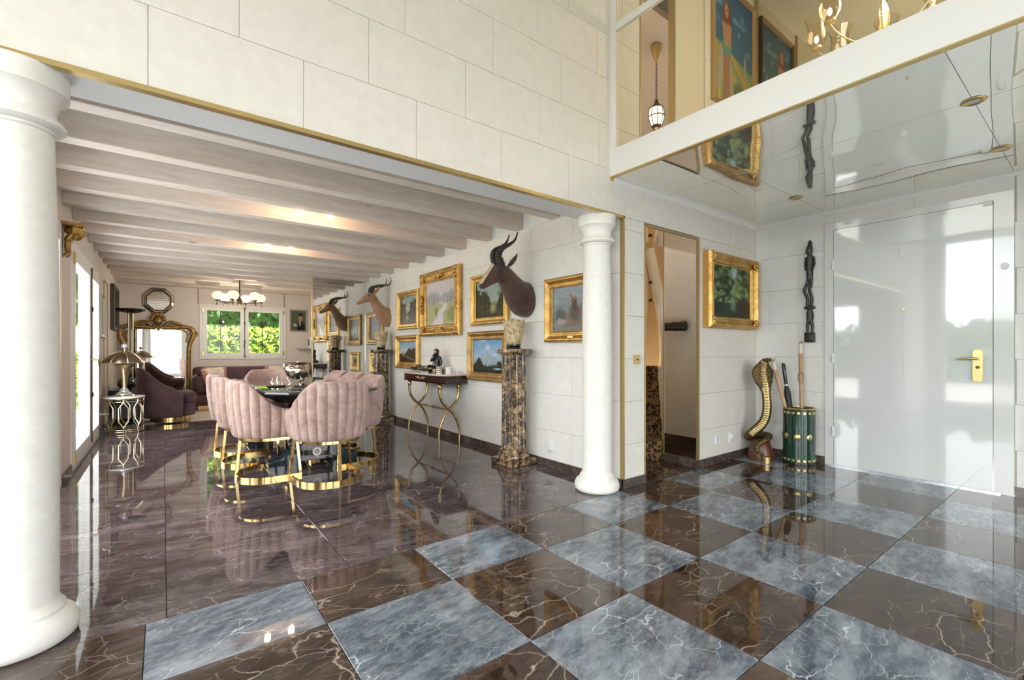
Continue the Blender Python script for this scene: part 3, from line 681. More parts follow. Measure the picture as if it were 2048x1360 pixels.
def seat_pad(w, back, front, z0, z1, s=.84):
    p = upath(w * s, back * s, front * .98, 40); poly = p; rings = []
    for k, z in ((.93, z0), (1, z0 + .01), (1, z1 - .03), (.97, z1 - .01), (.88, z1), (.5, z1 + .008), (.05, z1 + .01)): rings.append([(x * k + .01, y * k, z) for x, y in poly])
    return MB().loft(rings)
cw, cb, cf = .292, .262, .24
ch = thing('dining_chair', 'x', 'chair')
tub_shell(cw + .045, cb + .045, cf, .365, .875, .625, 17, lean=.02).build('back_shell', MT['pink'], ch, 75)
seat_pad(cw + .01, cb + .01, cf, .362, .475).build('seat', MT['pink'], ch, 50)
rp = upath(cw * .84, cb * .86, cf * .9, 48); bp = upath(cw * .93, cb * .97, cf * 1.0, 48)
sec = lambda z0, z1, t: [(-t/2, z0), (t/2, z0), (t/2, z1), (-t/2, z1)]
MB().sweep(rp, sec(.338, .362, .014)).build('seat_ring', MT['chair_gold'], ch, 30)
MB().sweep(bp, sec(.0, .030, .018)).build('base_ring', MT['chair_gold'], ch, 30)
for i in (0, 24, 48):
    a, b = bp[i], rp[i]; m = MB()
    ex, ey = (.0, .013) if i == 24 else (.013, .0)
    m.loft([[(c[0] - .011 + (.01 if i == 24 else -.012), c[1] - .011, z), (c[0] + .011 + (.01 if i == 24 else -.012), c[1] - .011, z), (c[0] + .011 + (.01 if i == 24 else -.012), c[1] + .011, z), (c[0] - .011 + (.01 if i == 24 else -.012), c[1] + .011, z)] for c, z in ((a, .03), (b, .338))])
    m.build('leg', MT['chair_gold'], ch, 30)
spots = [((.765, 4.76), 0, 'blush velvet tub chair on the french door side of the table, nearest the hall'),
         ((.715, 5.42), 0, 'blush velvet tub chair, middle one on the french door side of the table'),
         ((.70, 6.07), 0, 'blush velvet tub chair on the french door side of the table, farthest from the hall'),
         ((1.19, 4.26), R(94), 'blush velvet tub chair at the table end, its fluted back to the hall'),
         ((1.575, 4.83), R(180), 'blush velvet tub chair on the painting wall side of the table, nearest the hall'),
         ((1.585, 5.47), R(180), 'blush velvet tub chair, middle one on the painting wall side of the table'),
         ((1.59, 6.10), R(180), 'blush velvet tub chair on the painting wall side of the table, farthest from the hall'),
         ((1.17, 6.93), R(-90), 'blush velvet tub chair at the far table end, its inside facing the hall')]
for i, (p, rz, lab) in enumerate(spots):
    o = ch if i == 0 else copy_tree(ch)
    o.location = (p[0], p[1], 0); o.rotation_euler = (0, 0, rz); tag(o, lab, 'chair', 'blush velvet chairs around the dining table')

# ================================================================== dining table
dt = thing('dining_table', 'dark marble topped dining table on black trestle feet with terracotta columns', 'table', (1.2, 5.53, 0))
tm = marble('dark_green_marble', (.008, .012, .012), (.02, .03, .03), (.06, .08, .08), (.5, .5, .47), 2.2, (1, 1.5, 1), .5, .02)
def octo(w, h, c): return [(-w + c, -h), (w - c, -h), (w, -h + c), (w, h - c), (w - c, h), (-w + c, h), (-w, h - c), (-w, -h + c)]
MB().loft([[(x, y, z) for x, y in octo(w, h, .16)] for w, h, z in ((.45, 1.18, .735), (.495, 1.225, .748), (.50, 1.23, .758), (.495, 1.225, .772), (.485, 1.215, .775))]).build('table_top', tm, dt, 20)
MB().loft([[(x, y, z) for x, y in octo(w, h, .14)] for w, h, z in ((.36, 1.05, .66), (.40, 1.1, .68), (.43, 1.15, .735))]).build('apron', MT['black'], dt, 20)
bm_ = marble('black_green_marble', (.006, .010, .014), (.014, .024, .032), (.04, .06, .075), (.3, .36, .4), 3, (1, 1, 1), .35, .06)
terr = mottled('terracotta_marble', (.42, .20, .14), (.58, .32, .24), 12, .25)
for y in (-.66, .66):
    pd = MB(); pd.box(-.16, .16, -.13, .13, .07, .235, .004); ft = pd.build('plinth', bm_, dt, 20, (0, y, 0))
    for s in (-1, 1):
        prof = spline([(.15, .20), (.20, .20), (.255, .155), (.30, .105), (.36, .085), (.405, .075), (.415, .045), (.405, 0)], 5)
        poly = [(s * a, b) for a, b in prof] + [(s * .15, 0)]
        f = MB().prism(poly, -.075, .075, 'y'); f.build('foot', bm_, dt, 40, (0, y, 0))
        for k in (-.04, .04):
            MB().tube([(s * a, k, b + .003) for a, b in prof[2:-8]], .008, 6).build('foot_ridge', bm_, dt, 40, (0, y, 0))
        c = MB().lathe([(.055, .236), (.06, .25), (.05, .27), (.048, .30), (.066, .36), (.07, .42), (.058, .5), (.045, .56), (.05, .60), (.06, .64), (.06, .66)], 24); c.build('pillar', terr, dt, 40, (s * .085, y, 0))
    sgn = -1 if y < 0 else 1; yy = sgn * .132
    inl = MB()
    for a in ((-.125, .125, .095, .101), (-.125, .125, .199, .205), (-.125, -.119, .101, .199), (.119, .125, .101, .199)): inl.box(a[0], a[1], min(yy, yy - sgn*.004), max(yy, yy - sgn*.004), a[2], a[3])
    inl.build('inlay_border', terr, dt, 0, (0, y, 0))
    rr = MB(); rr.loft([[(r * cos(t), yy + sgn * h, .15 + r * sin(t)) for t in [2*pi*i/28 for i in range(28)]] for r, h in ((.022, -.002), (.022, .002), (.042, .002), (.042, -.002))], False, True, True)
    ro = rr.build('rosette', plain('white_inlay', (.8, .78, .74), .2), dt, 30, (0, y, 0))
    pe = MB()
    for k in range(6):
        t = pi * k / 3; pe.tube([(.004 * cos(t), yy + sgn * .001, .15 + .004 * sin(t)), (.011 * cos(t), yy + sgn * .001, .15 + .011 * sin(t)), (.019 * cos(t), yy + sgn * .001, .15 + .019 * sin(t))], [.002, .005, .001], 6)
    pe.build('rosette_flower', plain('white_petal', (.75, .70, .62), .3), ro, 40)
bx(-.05, .05, -.53, .53, .09, .20).build('stretcher', bm_, dt, 0)

# ================================================================== things on the table
silv = NT('tarnished_silver'); sv = silv.coord((1,1,1), True); silv.base(silv.ramp(silv.noise(sv, 14, 4, .6), [(.35, (.32, .20, .11)), (.6, (.78, .70, .60))])); silv.set(rough=.08, metal=1); silv.bump(silv.voro(sv, 22), .4, .02)
tu = thing('footed_bowl', 'big gleaming silver footed bowl standing on the dining table', 'bowl', (1.075, 4.98, .7755), R(20))
MB().lathe([(.035, .075), (.07, .085), (.1, .115), (.113, .155), (.108, .19), (.09, .212), (.082, .22), (.088, .238), (.095, .243), (.092, .247), (.08, .236), (.075, .222)], 36).build('bowl', silv.m, tu)
for k in range(3):
    t = 2*pi*k/3 + .3; pts = spline([(.075, .1), (.095, .085), (.085, .055), (.068, .035), (.085, .012), (.1, .004)], 4)
    MB().tube([(a * cos(t), a * sin(t), b) for a, b in pts], [.009] * (len(pts) - 3) + [.011, .013, .008], 8).build('leg', silv.m, tu)
for s in (-1, 1):
    MB().tube(spline([(s * .1, 0, .215), (s * .135, 0, .235), (s * .14, 0, .19), (s * .112, 0, .15)], 5), .007, 8).build('handle', silv.m, tu)
cs = thing('cruet_set', 'small silver cruet set on a dark tray near the footed bowl', 'cruet set', (.90, 5.06, .7755), R(10))
MB().lathe([(.07, 0), (.085, .004), (.088, .014), (.08, .012), (.06, .008)], 28).build('tray', MT['iron'], cs)
sm = plain('polished_silver', (.85, .82, .76), .12, 1)
for x, y, r, h in ((-.035, .01, .016, .075), (.0, -.02, .013, .09), (.03, .02, .014, .05), (.04, -.025, .012, .04)):
    MB().lathe([(r, .012), (r * 1.05, .02), (r, h * .7), (r * .6, h * .82), (r * .7, h * .88), (r * .25, h), (r * .2, h * 1.15)], 16, (x, y, 0)).build('bottle', sm, cs)

# ================================================================== gilt framed paintings
def hsh(ix, iy, seed):
    n = (ix * 374761393 + iy * 668265263 + seed * 974711) & 0x7fffffff
    n = ((n ^ (n >> 13)) * 1274126177) & 0x7fffffff
    return ((n ^ (n >> 16)) & 0xffff) / 65535.0
def vnoise(x, y, seed):
    ix = np.floor(x).astype(np.int64); iy = np.floor(y).astype(np.int64); fx, fy = x - ix, y - iy
    fx = fx*fx*(3-2*fx); fy = fy*fy*(3-2*fy)
    a, b, c, d = hsh(ix, iy, seed), hsh(ix+1, iy, seed), hsh(ix, iy+1, seed), hsh(ix+1, iy+1, seed)
    return (a*(1-fx)+b*fx)*(1-fy) + (c*(1-fx)+d*fx)*fy
def fbm(x, y, s, o=5):
    t, a, n = 0, .5, 0
    for k in range(o): t = t + a * vnoise(x * 2**k, y * 2**k, s + k); n += a; a *= .55
    return t / n
def lerp(a, b, t): t = np.clip(t, 0, 1)[..., None]; return np.asarray(a) * (1 - t) + np.asarray(b) * t
def ss(a, b, x): t = np.clip((x - a) / (b - a), 0, 1); return t*t*(3-2*t)
def ell(u, v, cx, cy, rx, ry, soft=.15): d = np.sqrt(((u-cx)/rx)**2 + ((v-cy)/ry)**2); return 1 - ss(1 - soft, 1 + soft, d)
def seg(u, v, x0, y0, x1, y1, r, soft=.3):
    t = np.clip(((u-x0)*(x1-x0) + (v-y0)*(y1-y0)) / ((x1-x0)**2 + (y1-y0)**2 + 1e-9), 0, 1)
    d = np.hypot(u - x0 - t*(x1-x0), v - y0 - t*(y1-y0)) / r; return 1 - ss(1 - soft, 1 + soft, d)
_pm = {}
def canvas_mat():
    if 'm' not in _pm:
        t = NT('painted_canvas'); a = t.n('Attribute'); a.attribute_name = 'paint'; t.base(a.outputs['Color']); t.set(rough=.45, spec=.35)
        t.bump(t.noise(t.coord((1,1,1)), 120, 3), .08, .003); _pm['m'] = t.m
    return _pm['m']
def painted(name, w, h, y, fn, parent, n=72, th=.006):
    nx = max(16, int(n * min(1.4, w / max(h, .01)))); nz = n
    U, V = np.meshgrid(np.linspace(0, 1, nx), np.linspace(0, 1, nz)); col = np.clip(fn(U, V), 0, 1) ** 2.2
    vv = [((u - .5) * w, y, (v - .5) * h) for u, v in zip(U.ravel(), V.ravel())]
    ff = [(j*nx+i, j*nx+i+1, (j+1)*nx+i+1, (j+1)*nx+i) for j in range(nz-1) for i in range(nx-1)]
    b = len(vv); vv += [((sx-.5)*w, y + th, (sz-.5)*h) for sx, sz in ((0,0),(1,0),(1,1),(0,1))]
    ff += [(b+3, b+2, b+1, b), (0, b, b+1, nx-1), (nx-1, b+1, b+2, nx*nz-1), (nx*nz-1, b+2, b+3, nx*(nz-1)), (nx*(nz-1), b+3, b, 0)]
    me = bpy.data.meshes.new(name); me.from_pydata(vv, [], ff); me.materials.append(canvas_mat())
    ca = me.color_attributes.new('paint', 'FLOAT_COLOR', 'POINT'); c4 = np.ones((len(vv), 4), 'f'); c4[:b, :3] = col.reshape(-1, 3); c4[b:, :3] = .1
    ca.data.foreach_set('color', c4.ravel()); o = bpy.data.objects.new(name, me); COL.objects.link(o); o.parent = parent; return o

def p_woods(seed, light=(.72, .74, .62), gap=.45, dark=(.10, .10, .07), mid=(.30, .31, .17), tall=.95):
    def f(u, v):
        c = lerp(light, (.58, .66, .68), v); c = c + (fbm(u*5, v*5, seed) - .5)[..., None] * .22
        far = .42 + (fbm(u*9, v*4, seed+11) - .5) * .3; m = ss(-.04, .08, far - v); c = c*(1-m[..., None]) + lerp((.32, .34, .22), (.50, .50, .34), fbm(u*20, v*20, seed+12))*m[..., None]
        trees = tall - .62 * np.exp(-((u - gap) / .15) ** 2) + (fbm(u*6, v*6, seed+2) - .5) * .9 + (fbm(u*26, v*26, seed+4) - .5) * .35
        m = ss(-.06, .10, trees - v) * (1 - .8 * np.exp(-((u - gap) / .07) ** 2)); leaf = fbm(u*24, v*24, seed+3); c = c*(1-m[..., None]) + lerp(dark, mid, (leaf - .34) * 2.6)*m[..., None]
        tr = np.abs(np.sin(u * 19 + fbm(u*2, v*3, seed+5) * 3)); tm_ = (1 - ss(.02, .14, tr)) * ss(.12, .3, v) * ss(.85, .5, v) * m * .55
        c = lerp(c, (.52, .47, .36), tm_); g = ss(.28, .16, v + (fbm(u*6, v*3, seed+7) - .5) * .2); gr = lerp((.11, .12, .06), (.36, .34, .18), (fbm(u*14, v*30, seed+8) - .3) * 2)
        c = c*(1-g[..., None]) + gr*g[..., None]; return lerp(c, (.76, .70, .52), ell(u, v + (fbm(u*14, v*14, seed+9) - .5)*.1, gap, .22, .09, .10, .9) * .7)
    return f
def p_river(u, v):
    c = lerp((.90, .86, .82), (.82, .80, .82), v); c = c + (fbm(u*4, v*6, 31) - .5)[..., None] * .08
    for cx, rx, cy, ry in ((.24, .26, .60, .17), (.72, .22, .60, .13), (.95, .2, .62, .16)):
        m = ell(u, v + (fbm(u*14, v*14, 33) - .5) * .1, cx, cy, rx, ry, .35); c = lerp(c, (.58, .60, .62), m * .75)
    for cx in (.24, .30, .40, .48, .74, .84): c = lerp(c, (.36, .35, .30), seg(u, v, cx, .42, cx + .01, .62, .008, .8) * .7)
    bank = ss(.5, .44, v + (fbm(u*5, v*4, 35) - .5) * .12); gr = lerp((.60, .62, .44), (.76, .74, .56), fbm(u*16, v*22, 36)); c = c*(1-bank[..., None]) + gr*bank[..., None]
    cx = .62 - .25 * ss(.45, .0, v) + .04 * np.sin(v * 18); wd = .05 + .16 * (1 - v / .5)
    rv = (1 - ss(.75, 1.1, np.abs(u - cx) / np.maximum(.02, wd))) * ss(.5, .46, v); c = lerp(c, (.84, .83, .84), rv)
    c = lerp(c, (.50, .55, .34), ell(u, v + (fbm(u*20, v*20, 38) - .5) * .1, .92, .22, .2, .17, .3) * .8); return lerp(c, (.40, .42, .26), ell(u, v, .36, .3, .05, .12, .6) * .6)
def p_mountain(u, v):
    c = lerp((.80, .84, .86), (.42, .62, .80), v); cl = ss(.5, .72, fbm(u*3, v*4, 41)); c = lerp(c, (.90, .88, .85), cl * ss(.35, .6, v) * .8)
    m = .40 + .24 * np.exp(-((u - .40) / .15)**2) + .10 * np.exp(-((u - .64) / .14)**2) + (fbm(u*7, v*5, 42) - .5) * .22
    mm = ss(-.02, .06, m - v) * .85; c = c*(1-mm[..., None]) + lerp((.48, .56, .66), (.76, .77, .78), fbm(u*9 + v*6, v*9, 43))*mm[..., None]
    t = .22 + .22 * np.exp(-((u - .2) / .14)**2) + .12 * np.exp(-((u - .9) / .12)**2) + (fbm(u*16, v*9, 44) - .5) * .2
    tmk = ss(-.02, .05, t + (fbm(u*30, v*30, 47) - .5) * .12 - v); c = c*(1-tmk[..., None]) + lerp((.06, .09, .07), (.27, .30, .16), (fbm(u*22, v*22, 45) - .3) * 2)*tmk[..., None]
    c = lerp(c, (.62, .70, .74), ell(u, v, .82, .13, .13, .03, .4)); return lerp(c, (.08, .06, .04), ss(.09, .03, v + (fbm(u*8, v*8, 46)-.5)*.06))
def p_road(u, v):
    c = lerp((.80, .80, .74), (.50, .68, .80), ss(.4, 1, v)); t = .42 + .3 * ss(.35, .62, u) + (fbm(u*12, v*8, 51) - .5) * .32
    m = ss(-.03, .06, t + (fbm(u*26, v*26, 54) - .5) * .2 - v); c = c*(1-m[..., None]) + lerp((.12, .10, .07), (.40, .33, .20), (fbm(u*20, v*20, 52) - .3) * 2)*m[..., None]
    g = ss(.36, .3, v); c = c*(1-g[..., None]) + lerp((.12, .10, .06), (.28, .22, .14), fbm(u*12, v*24, 53))*g[..., None]
    return lerp(c, (.58, .50, .44), seg(u, v, .15, .36, .8, .12, .035, .5) * .85)
def p_rider(u, v):
    c = lerp((.46, .47, .44), (.56, .60, .63), v) + (fbm(u*4, v*14, 61) - .5)[..., None] * .22
    c = lerp(c, (.38, .38, .36), ell(u, v + (fbm(u*9, v*9, 62)-.5)*.2, .9, .52, .22, .2, .5) * .7)
    for a in ((.50, .20, .30, .20, (.46, .38, .32)), (.55, .42, .13, .18, (.30, .27, .24)), (.20, .38, .14, .14, (.26, .27, .26)), (.60, .5, .07, .07, (.52, .26, .22)), (.22, .22, .12, .07, (.66, .62, .56))):
        c = lerp(c, a[4], ell(u, v + (fbm(u*12, v*12, 63)-.5)*.1, a[0], a[1], a[2], a[3], .5) * .75)
    c = lerp(c, (.30, .26, .24), seg(u, v, .55, .5, .54, .68, .06, .4)); c = lerp(c, (.58, .40, .34), ell(u, v, .56, .74, .04, .045, .4)); c = lerp(c, (.50, .36, .28), seg(u, v, .52, .66, .44, .84, .02, .5))
    return lerp(c, (.52, .52, .48), ss(.16, .05, v) * .5)
def p_forest(u, v):
    c = lerp((.46, .54, .33), (.62, .74, .78), ell(u, v + (fbm(u*12, v*12, 77)-.5)*.3, .60, .86, .13, .2, .9)); leaf = fbm(u*13, v*13, 71); big = fbm(u*4, v*4, 72)
    hole = ell(u, v + (fbm(u*14, v*14, 78)-.5)*.35, .58, .90, .10, .18, .6) * .4 + ell(u, v, .60, .52, .13, .12, .8) * .3; m = ss(.30, .42, big + leaf * .35 - hole)
    c = c*(1-m[..., None]) + lerp((.11, .16, .10), (.54, .61, .40), (leaf - .32) * 2.3)*m[..., None]; c = lerp(c, (.60, .66, .36), ell(u, v, .62, .5, .10, .1, .8) * .55)
    br = np.abs(np.hypot((u - .45) / .34, (v - .22) / .22) - 1); c = lerp(c, (.22, .18, .14), (1 - ss(.03, .09, br)) * ss(.3, .36, v) * .9)
    w = ss(.32, .26, v); c = c*(1-w[..., None]) + lerp((.05, .08, .05), (.22, .32, .22), fbm(u*6, v*30, 74))*w[..., None]
    c = lerp(c, (.55, .66, .56), ell(u, v, .56, .24, .08, .16, .8) * ss(.02, .2, v) * .6); return lerp(c, (.16, .12, .10), ell(u, v + (fbm(u*14, v*14, 76)-.5)*.1, .82, .2, .2, .2, .3) * .85)
def p_street(u, v):
    c = lerp((.38, .36, .34), (.60, .62, .64), v) + (fbm(u*9, v*9, 81)-.5)[..., None]*.35
    c = lerp(c, (.26, .24, .24), (ss(.33, .25, u) + ss(.68, .78, u)) * .7)
    for cx, cy, k in ((.4, .3, (.6, .34, .22)), (.5, .35, (.2, .16, .15)), (.58, .28, (.62, .40, .22)), (.45, .22, (.3, .2, .2))): c = lerp(c, k, ell(u, v, cx, cy, .04, .1, .4))
    return lerp(c, (.5, .28, .14), ss(.15, .05, v) * .4)
def p_tree(u, v):
    c = lerp((.66, .66, .58), (.72, .72, .68), v); c = lerp(c, (.16, .18, .14), ell(u, v + (fbm(u*9, v*9, 91)-.5)*.25, .5, .58, .34, .3, .3)); c = lerp(c, (.2, .16, .12), seg(u, v, .5, .1, .5, .5, .04)); return lerp(c, (.28, .28, .18), ss(.2, .1, v))
def p_figure(u, v):
    sky = lerp((.30, .46, .52), (.20, .36, .50), v) + (ss(.55, .75, fbm(u*5 + v*3, v*9, 101)) * .22)[..., None]; hor = .52 - .12 * u; c = sky
    g = ss(hor + .01, hor - .01, v); r = np.arctan2(v - .62, u - .1) * 9; fac = (np.floor(r * 1.3) % 3) / 2.0
    gr = lerp((.78, .62, .28), (.46, .58, .44), fac) + (fbm(u*9, v*9, 102) - .5)[..., None]*.12; c = c*(1-g[..., None]) + gr*g[..., None]
    c = lerp(c, (.34, .40, .30), ell(u, v, .62, .16, .12, .09, .3) * .8); robe = (.66, .62, .54); skin = (.72, .55, .43)
    c = lerp(c, robe, seg(u, v, .22, .45, .14, .16, .055, .3)); c = lerp(c, robe, seg(u, v, .40, .35, .46, .06, .06, .3)); c = lerp(c, (.62, .44, .34), seg(u, v, .28, .5, .29, .08, .045, .25)); c = lerp(c, (.64, .46, .36), seg(u, v, .36, .5, .35, .06, .045, .25))
    c = lerp(c, (.42, .56, .50), ell(u, v, .32, .49, .12, .07, .2)); c = lerp(c, skin, ell(u, v, .32, .64, .095, .13, .2)); c = lerp(c, (.45, .26, .15), ell(u, v, .32, .80, .095, .10, .25)); c = lerp(c, (.47, .27, .16), seg(u, v, .25, .78, .24, .64, .03, .4)); c = lerp(c, (.47, .27, .16), seg(u, v, .40, .78, .43, .62, .03, .4))
    c = lerp(c, skin, ell(u, v, .32, .81, .05, .065, .2)); c = lerp(c, (.45, .3, .25), seg(u, v, .30, .815, .31, .815, .008)); c = lerp(c, (.45, .3, .25), seg(u, v, .335, .815, .345, .815, .008)); c = lerp(c, skin, seg(u, v, .24, .68, .30, .53, .028, .3)); c = lerp(c, skin, seg(u, v, .41, .68, .40, .52, .028, .3))
    c = lerp(c, (.70, .62, .58), seg(u, v, .80, .50, .80, .33, .022, .5)); c = lerp(c, (.62, .5, .46), ell(u, v, .80, .54, .018, .025)); return lerp(c, (.9, .85, .8), seg(u, v, .62, .70, .64, .67, .008))
def p_portrait(u, v):
    c = lerp((.30, .33, .28), (.36, .40, .33), v); c = lerp(c, (.08, .08, .09), ell(u, v, .66, .12, .26, .36, .08)); c = lerp(c, (.86, .84, .80), seg(u, v, .60, .46, .60, .28, .05)); c = lerp(c, (.10, .09, .10), seg(u, v, .61, .42, .60, .2, .018))
    c = lerp(c, (.76, .56, .46), ell(u, v, .62, .66, .13, .19, .1)); c = lerp(c, (.06, .05, .05), ell(u, v, .63, .82, .135, .065, .15)); c = lerp(c, (.06, .05, .05), seg(u, v, .52, .72, .58, .73, .016)); c = lerp(c, (.06, .05, .05), seg(u, v, .65, .73, .71, .72, .016))
    c = lerp(c, (.62, .40, .33), seg(u, v, .61, .68, .60, .6, .015)); c = lerp(c, (.55, .26, .22), seg(u, v, .57, .55, .65, .55, .012)); c = lerp(c, (.76, .58, .48), ell(u, v, .30, .24, .12, .06, .2)); c = lerp(c, (.80, .80, .78), ell(u, v, .22, .29, .08, .06, .2)); return c
def p_pale(u, v): return lerp((.62, .60, .54), (.72, .73, .70), v) + (fbm(u*6, v*6, 111) - .5)[..., None]*.3
def p_darkart(u, v): return lerp((.10, .08, .07), (.26, .20, .16), fbm(u*5, v*5, 121)) + (ell(u, v, .5, .5, .2, .3, .8) * .18)[..., None]

def moulding(w, h, prof):
    """prof: (inset from the outer edge, forward depth)"""
    rings = []
    for i, y in prof:
        a, b = w / 2 - i, h / 2 - i; rings.append([(-a, -y, -b), (a, -y, -b), (a, -y, b), (-a, -y, b)])
    return MB().loft(rings, False)
def leafy(cx, cz, s, y, seed, n=9, sx=1, sz=1):
    rr = random.Random(seed); m = MB()
    for k in range(n):
        t = 2*pi*k/n + rr.uniform(-.2, .2); d = s * rr.uniform(.25, .8); m.sphere((cx + d*cos(t)*sx, -y, cz + d*sin(t)*sz), (s*rr.uniform(.18, .34), .008 + s*.12, s*rr.uniform(.18, .34)), 7, 5)
    m.sphere((cx, -y, cz), (s*.3, .012 + s*.15, s*.3), 8, 6); return m
def picture(name, label, w, h, loc, rz, fn, mat, fw=.075, dep=.05, ornate=0, side=None, group='gilt framed paintings on the white wall', n=72, cat='painting', plate=False):
    o = thing(name, label, cat, loc, rz, group)
    prof = [(0, .001), (0, dep*.7), (fw*.06, dep*.86), (fw*.18, dep), (fw*.3, dep*.98), (fw*.42, dep*.8), (fw*.6, dep*.62), (fw*.74, dep*.6), (fw*.78, dep*.72), (fw*.88, dep*.72), (fw*.92, dep*.5), (fw, dep*.42), (fw, .004)]
    fo = moulding(w, h, prof).build('frame', mat, o, 25)
    if side: moulding(w + .003, h + .003, [(0, .001), (0, dep*.66), (.0016, dep*.66)]).build('frame_side', side, o, 0)
    painted('canvas', w - 2*fw + .004, h - 2*fw + .004, -dep*.30, fn, o, n)
    if ornate:
        sd = int(abs(loc[1]) * 100)
        for a in (-1, 1):
            for b in (-1, 1): leafy(a*(w/2 - fw*.52), b*(h/2 - fw*.52), fw*.56, dep*.86, sd + a + 2*b).build('corner_ornament', mat, o, 60)
        if ornate > 1:
            for b in (-1, 1): leafy(0, b*(h/2 - fw*.42), fw*.55, dep*.86, sd + 5 + b, 20, 2.0, .6).build('edge_ornament', mat, o, 60)
            for a in (-1, 1): leafy(a*(w/2 - fw*.42), 0, fw*.55, dep*.86, sd + 9 + a, 20, .6, 2.0).build('edge_ornament', mat, o, 60)
    if plate: bx(-.035, .035, -dep*.86, -dep*.6, -h/2 + fw*.3, -h/2 + fw*.55).build('name_plate', MT['brass'], o, 0)
    return o
G1, G2, G3 = MT['frame_gold'], MT['frame_gold_b'], MT['frame_gold_c']
def wallpic(name, label, y0, y1, z0, z1, fn, mat, **kw): return picture(name, label, y1 - y0, z1 - z0, (XR - .0005, (y0 + y1) / 2, (z0 + z1) / 2), R(-90), fn, mat, **kw)
wallpic('framed_painting', 'gilt framed painting of tall dark trees, upper one next to the pale river scene', 6.19, 6.95, 1.46, 2.045, p_woods(5, gap=.42), G2, fw=.085)
wallpic('framed_painting', 'large ornate gilt framed painting of a pale misty river', 4.99, 6.10, 1.335, 2.225, p_river, G1, fw=.15, dep=.07, ornate=2, n=110)
wallpic('framed_painting', 'gilt framed painting of woodland and a clearing behind the dark antelope head', 4.0, 4.745, 1.435, 2.025, p_woods(9, (.72, .74, .66), .62, tall=.8), G2, fw=.085, dep=.055)
wallpic('framed_painting', 'gilt framed painting of a blue mountain under clouds beside the near pedestal', 4.0, 4.81, .78, 1.36, p_mountain, G3, fw=.10, dep=.065, n=90)
wallpic('framed_painting', 'gilt framed painting of a road and trees under blue sky beside the console', 6.18, 7.0, .86, 1.367, p_road, G2, fw=.10, dep=.06)
wallpic('framed_painting', 'gilt framed painting of raised arm figure half behind the white column', 2.66, 3.39, 1.215, 1.825, p_rider, G1, fw=.10, dep=.06, plate=True, n=90)
wallpic('framed_painting', 'narrow gilt framed street scene behind the light brown antelope head', 7.56, 8.31, 1.24, 1.82, p_street, G3, fw=.09, dep=.05)
wallpic('framed_painting', 'small gilt framed tree picture low behind the far pedestal', 7.72, 8.21, .735, 1.105, p_tree, G2, fw=.11, dep=.04)
picture('framed_painting', 'gilt framed painting of a wooded stream and bridge beside the stair doorway', 1.0, .75, (4.71, HY1 - .0005, 1.738), 0, p_forest, G1, fw=.115, dep=.085, ornate=1, side=MT['frame_side'], n=130, group='paintings in the entrance hall')
picture('framed_painting', 'oak framed painting of a long haired figure on a blue and yellow beach', .86, 1.25, (4.78, HY1 - .0005, 4.27), 0, p_figure, plain('oak_frame', (.42, .26, .11), .5), fw=.03, dep=.05, n=150, group='paintings on the upper landing')
picture('framed_portrait', 'small framed cartoon portrait of a dark suited man beside the far window', .37, .50, (2.48, YB - .0005, 1.82), 0, p_portrait, plain('pewter_frame', (.42, .40, .36), .4, .5), fw=.03, dep=.02, n=100, cat='portrait', group='pictures in the sitting area')
picture('framed_print', 'small pale framed print beside the french doors', .44, .6, (XL + .0005, 8.60, 1.62), R(90), p_pale, plain('silvered_frame', (.55, .52, .46), .35, .6), fw=.04, dep=.03, n=40, group='pictures in the sitting area')
picture('framed_print', 'dark framed picture on the plaster wall near the floor lamp', 1.0, .75, (XL + .0005, 10.45, 1.86), R(90), p_darkart, plain('dark_brown_frame', (.05, .035, .025), .4), fw=.08, dep=.06, n=40, group='pictures in the sitting area')

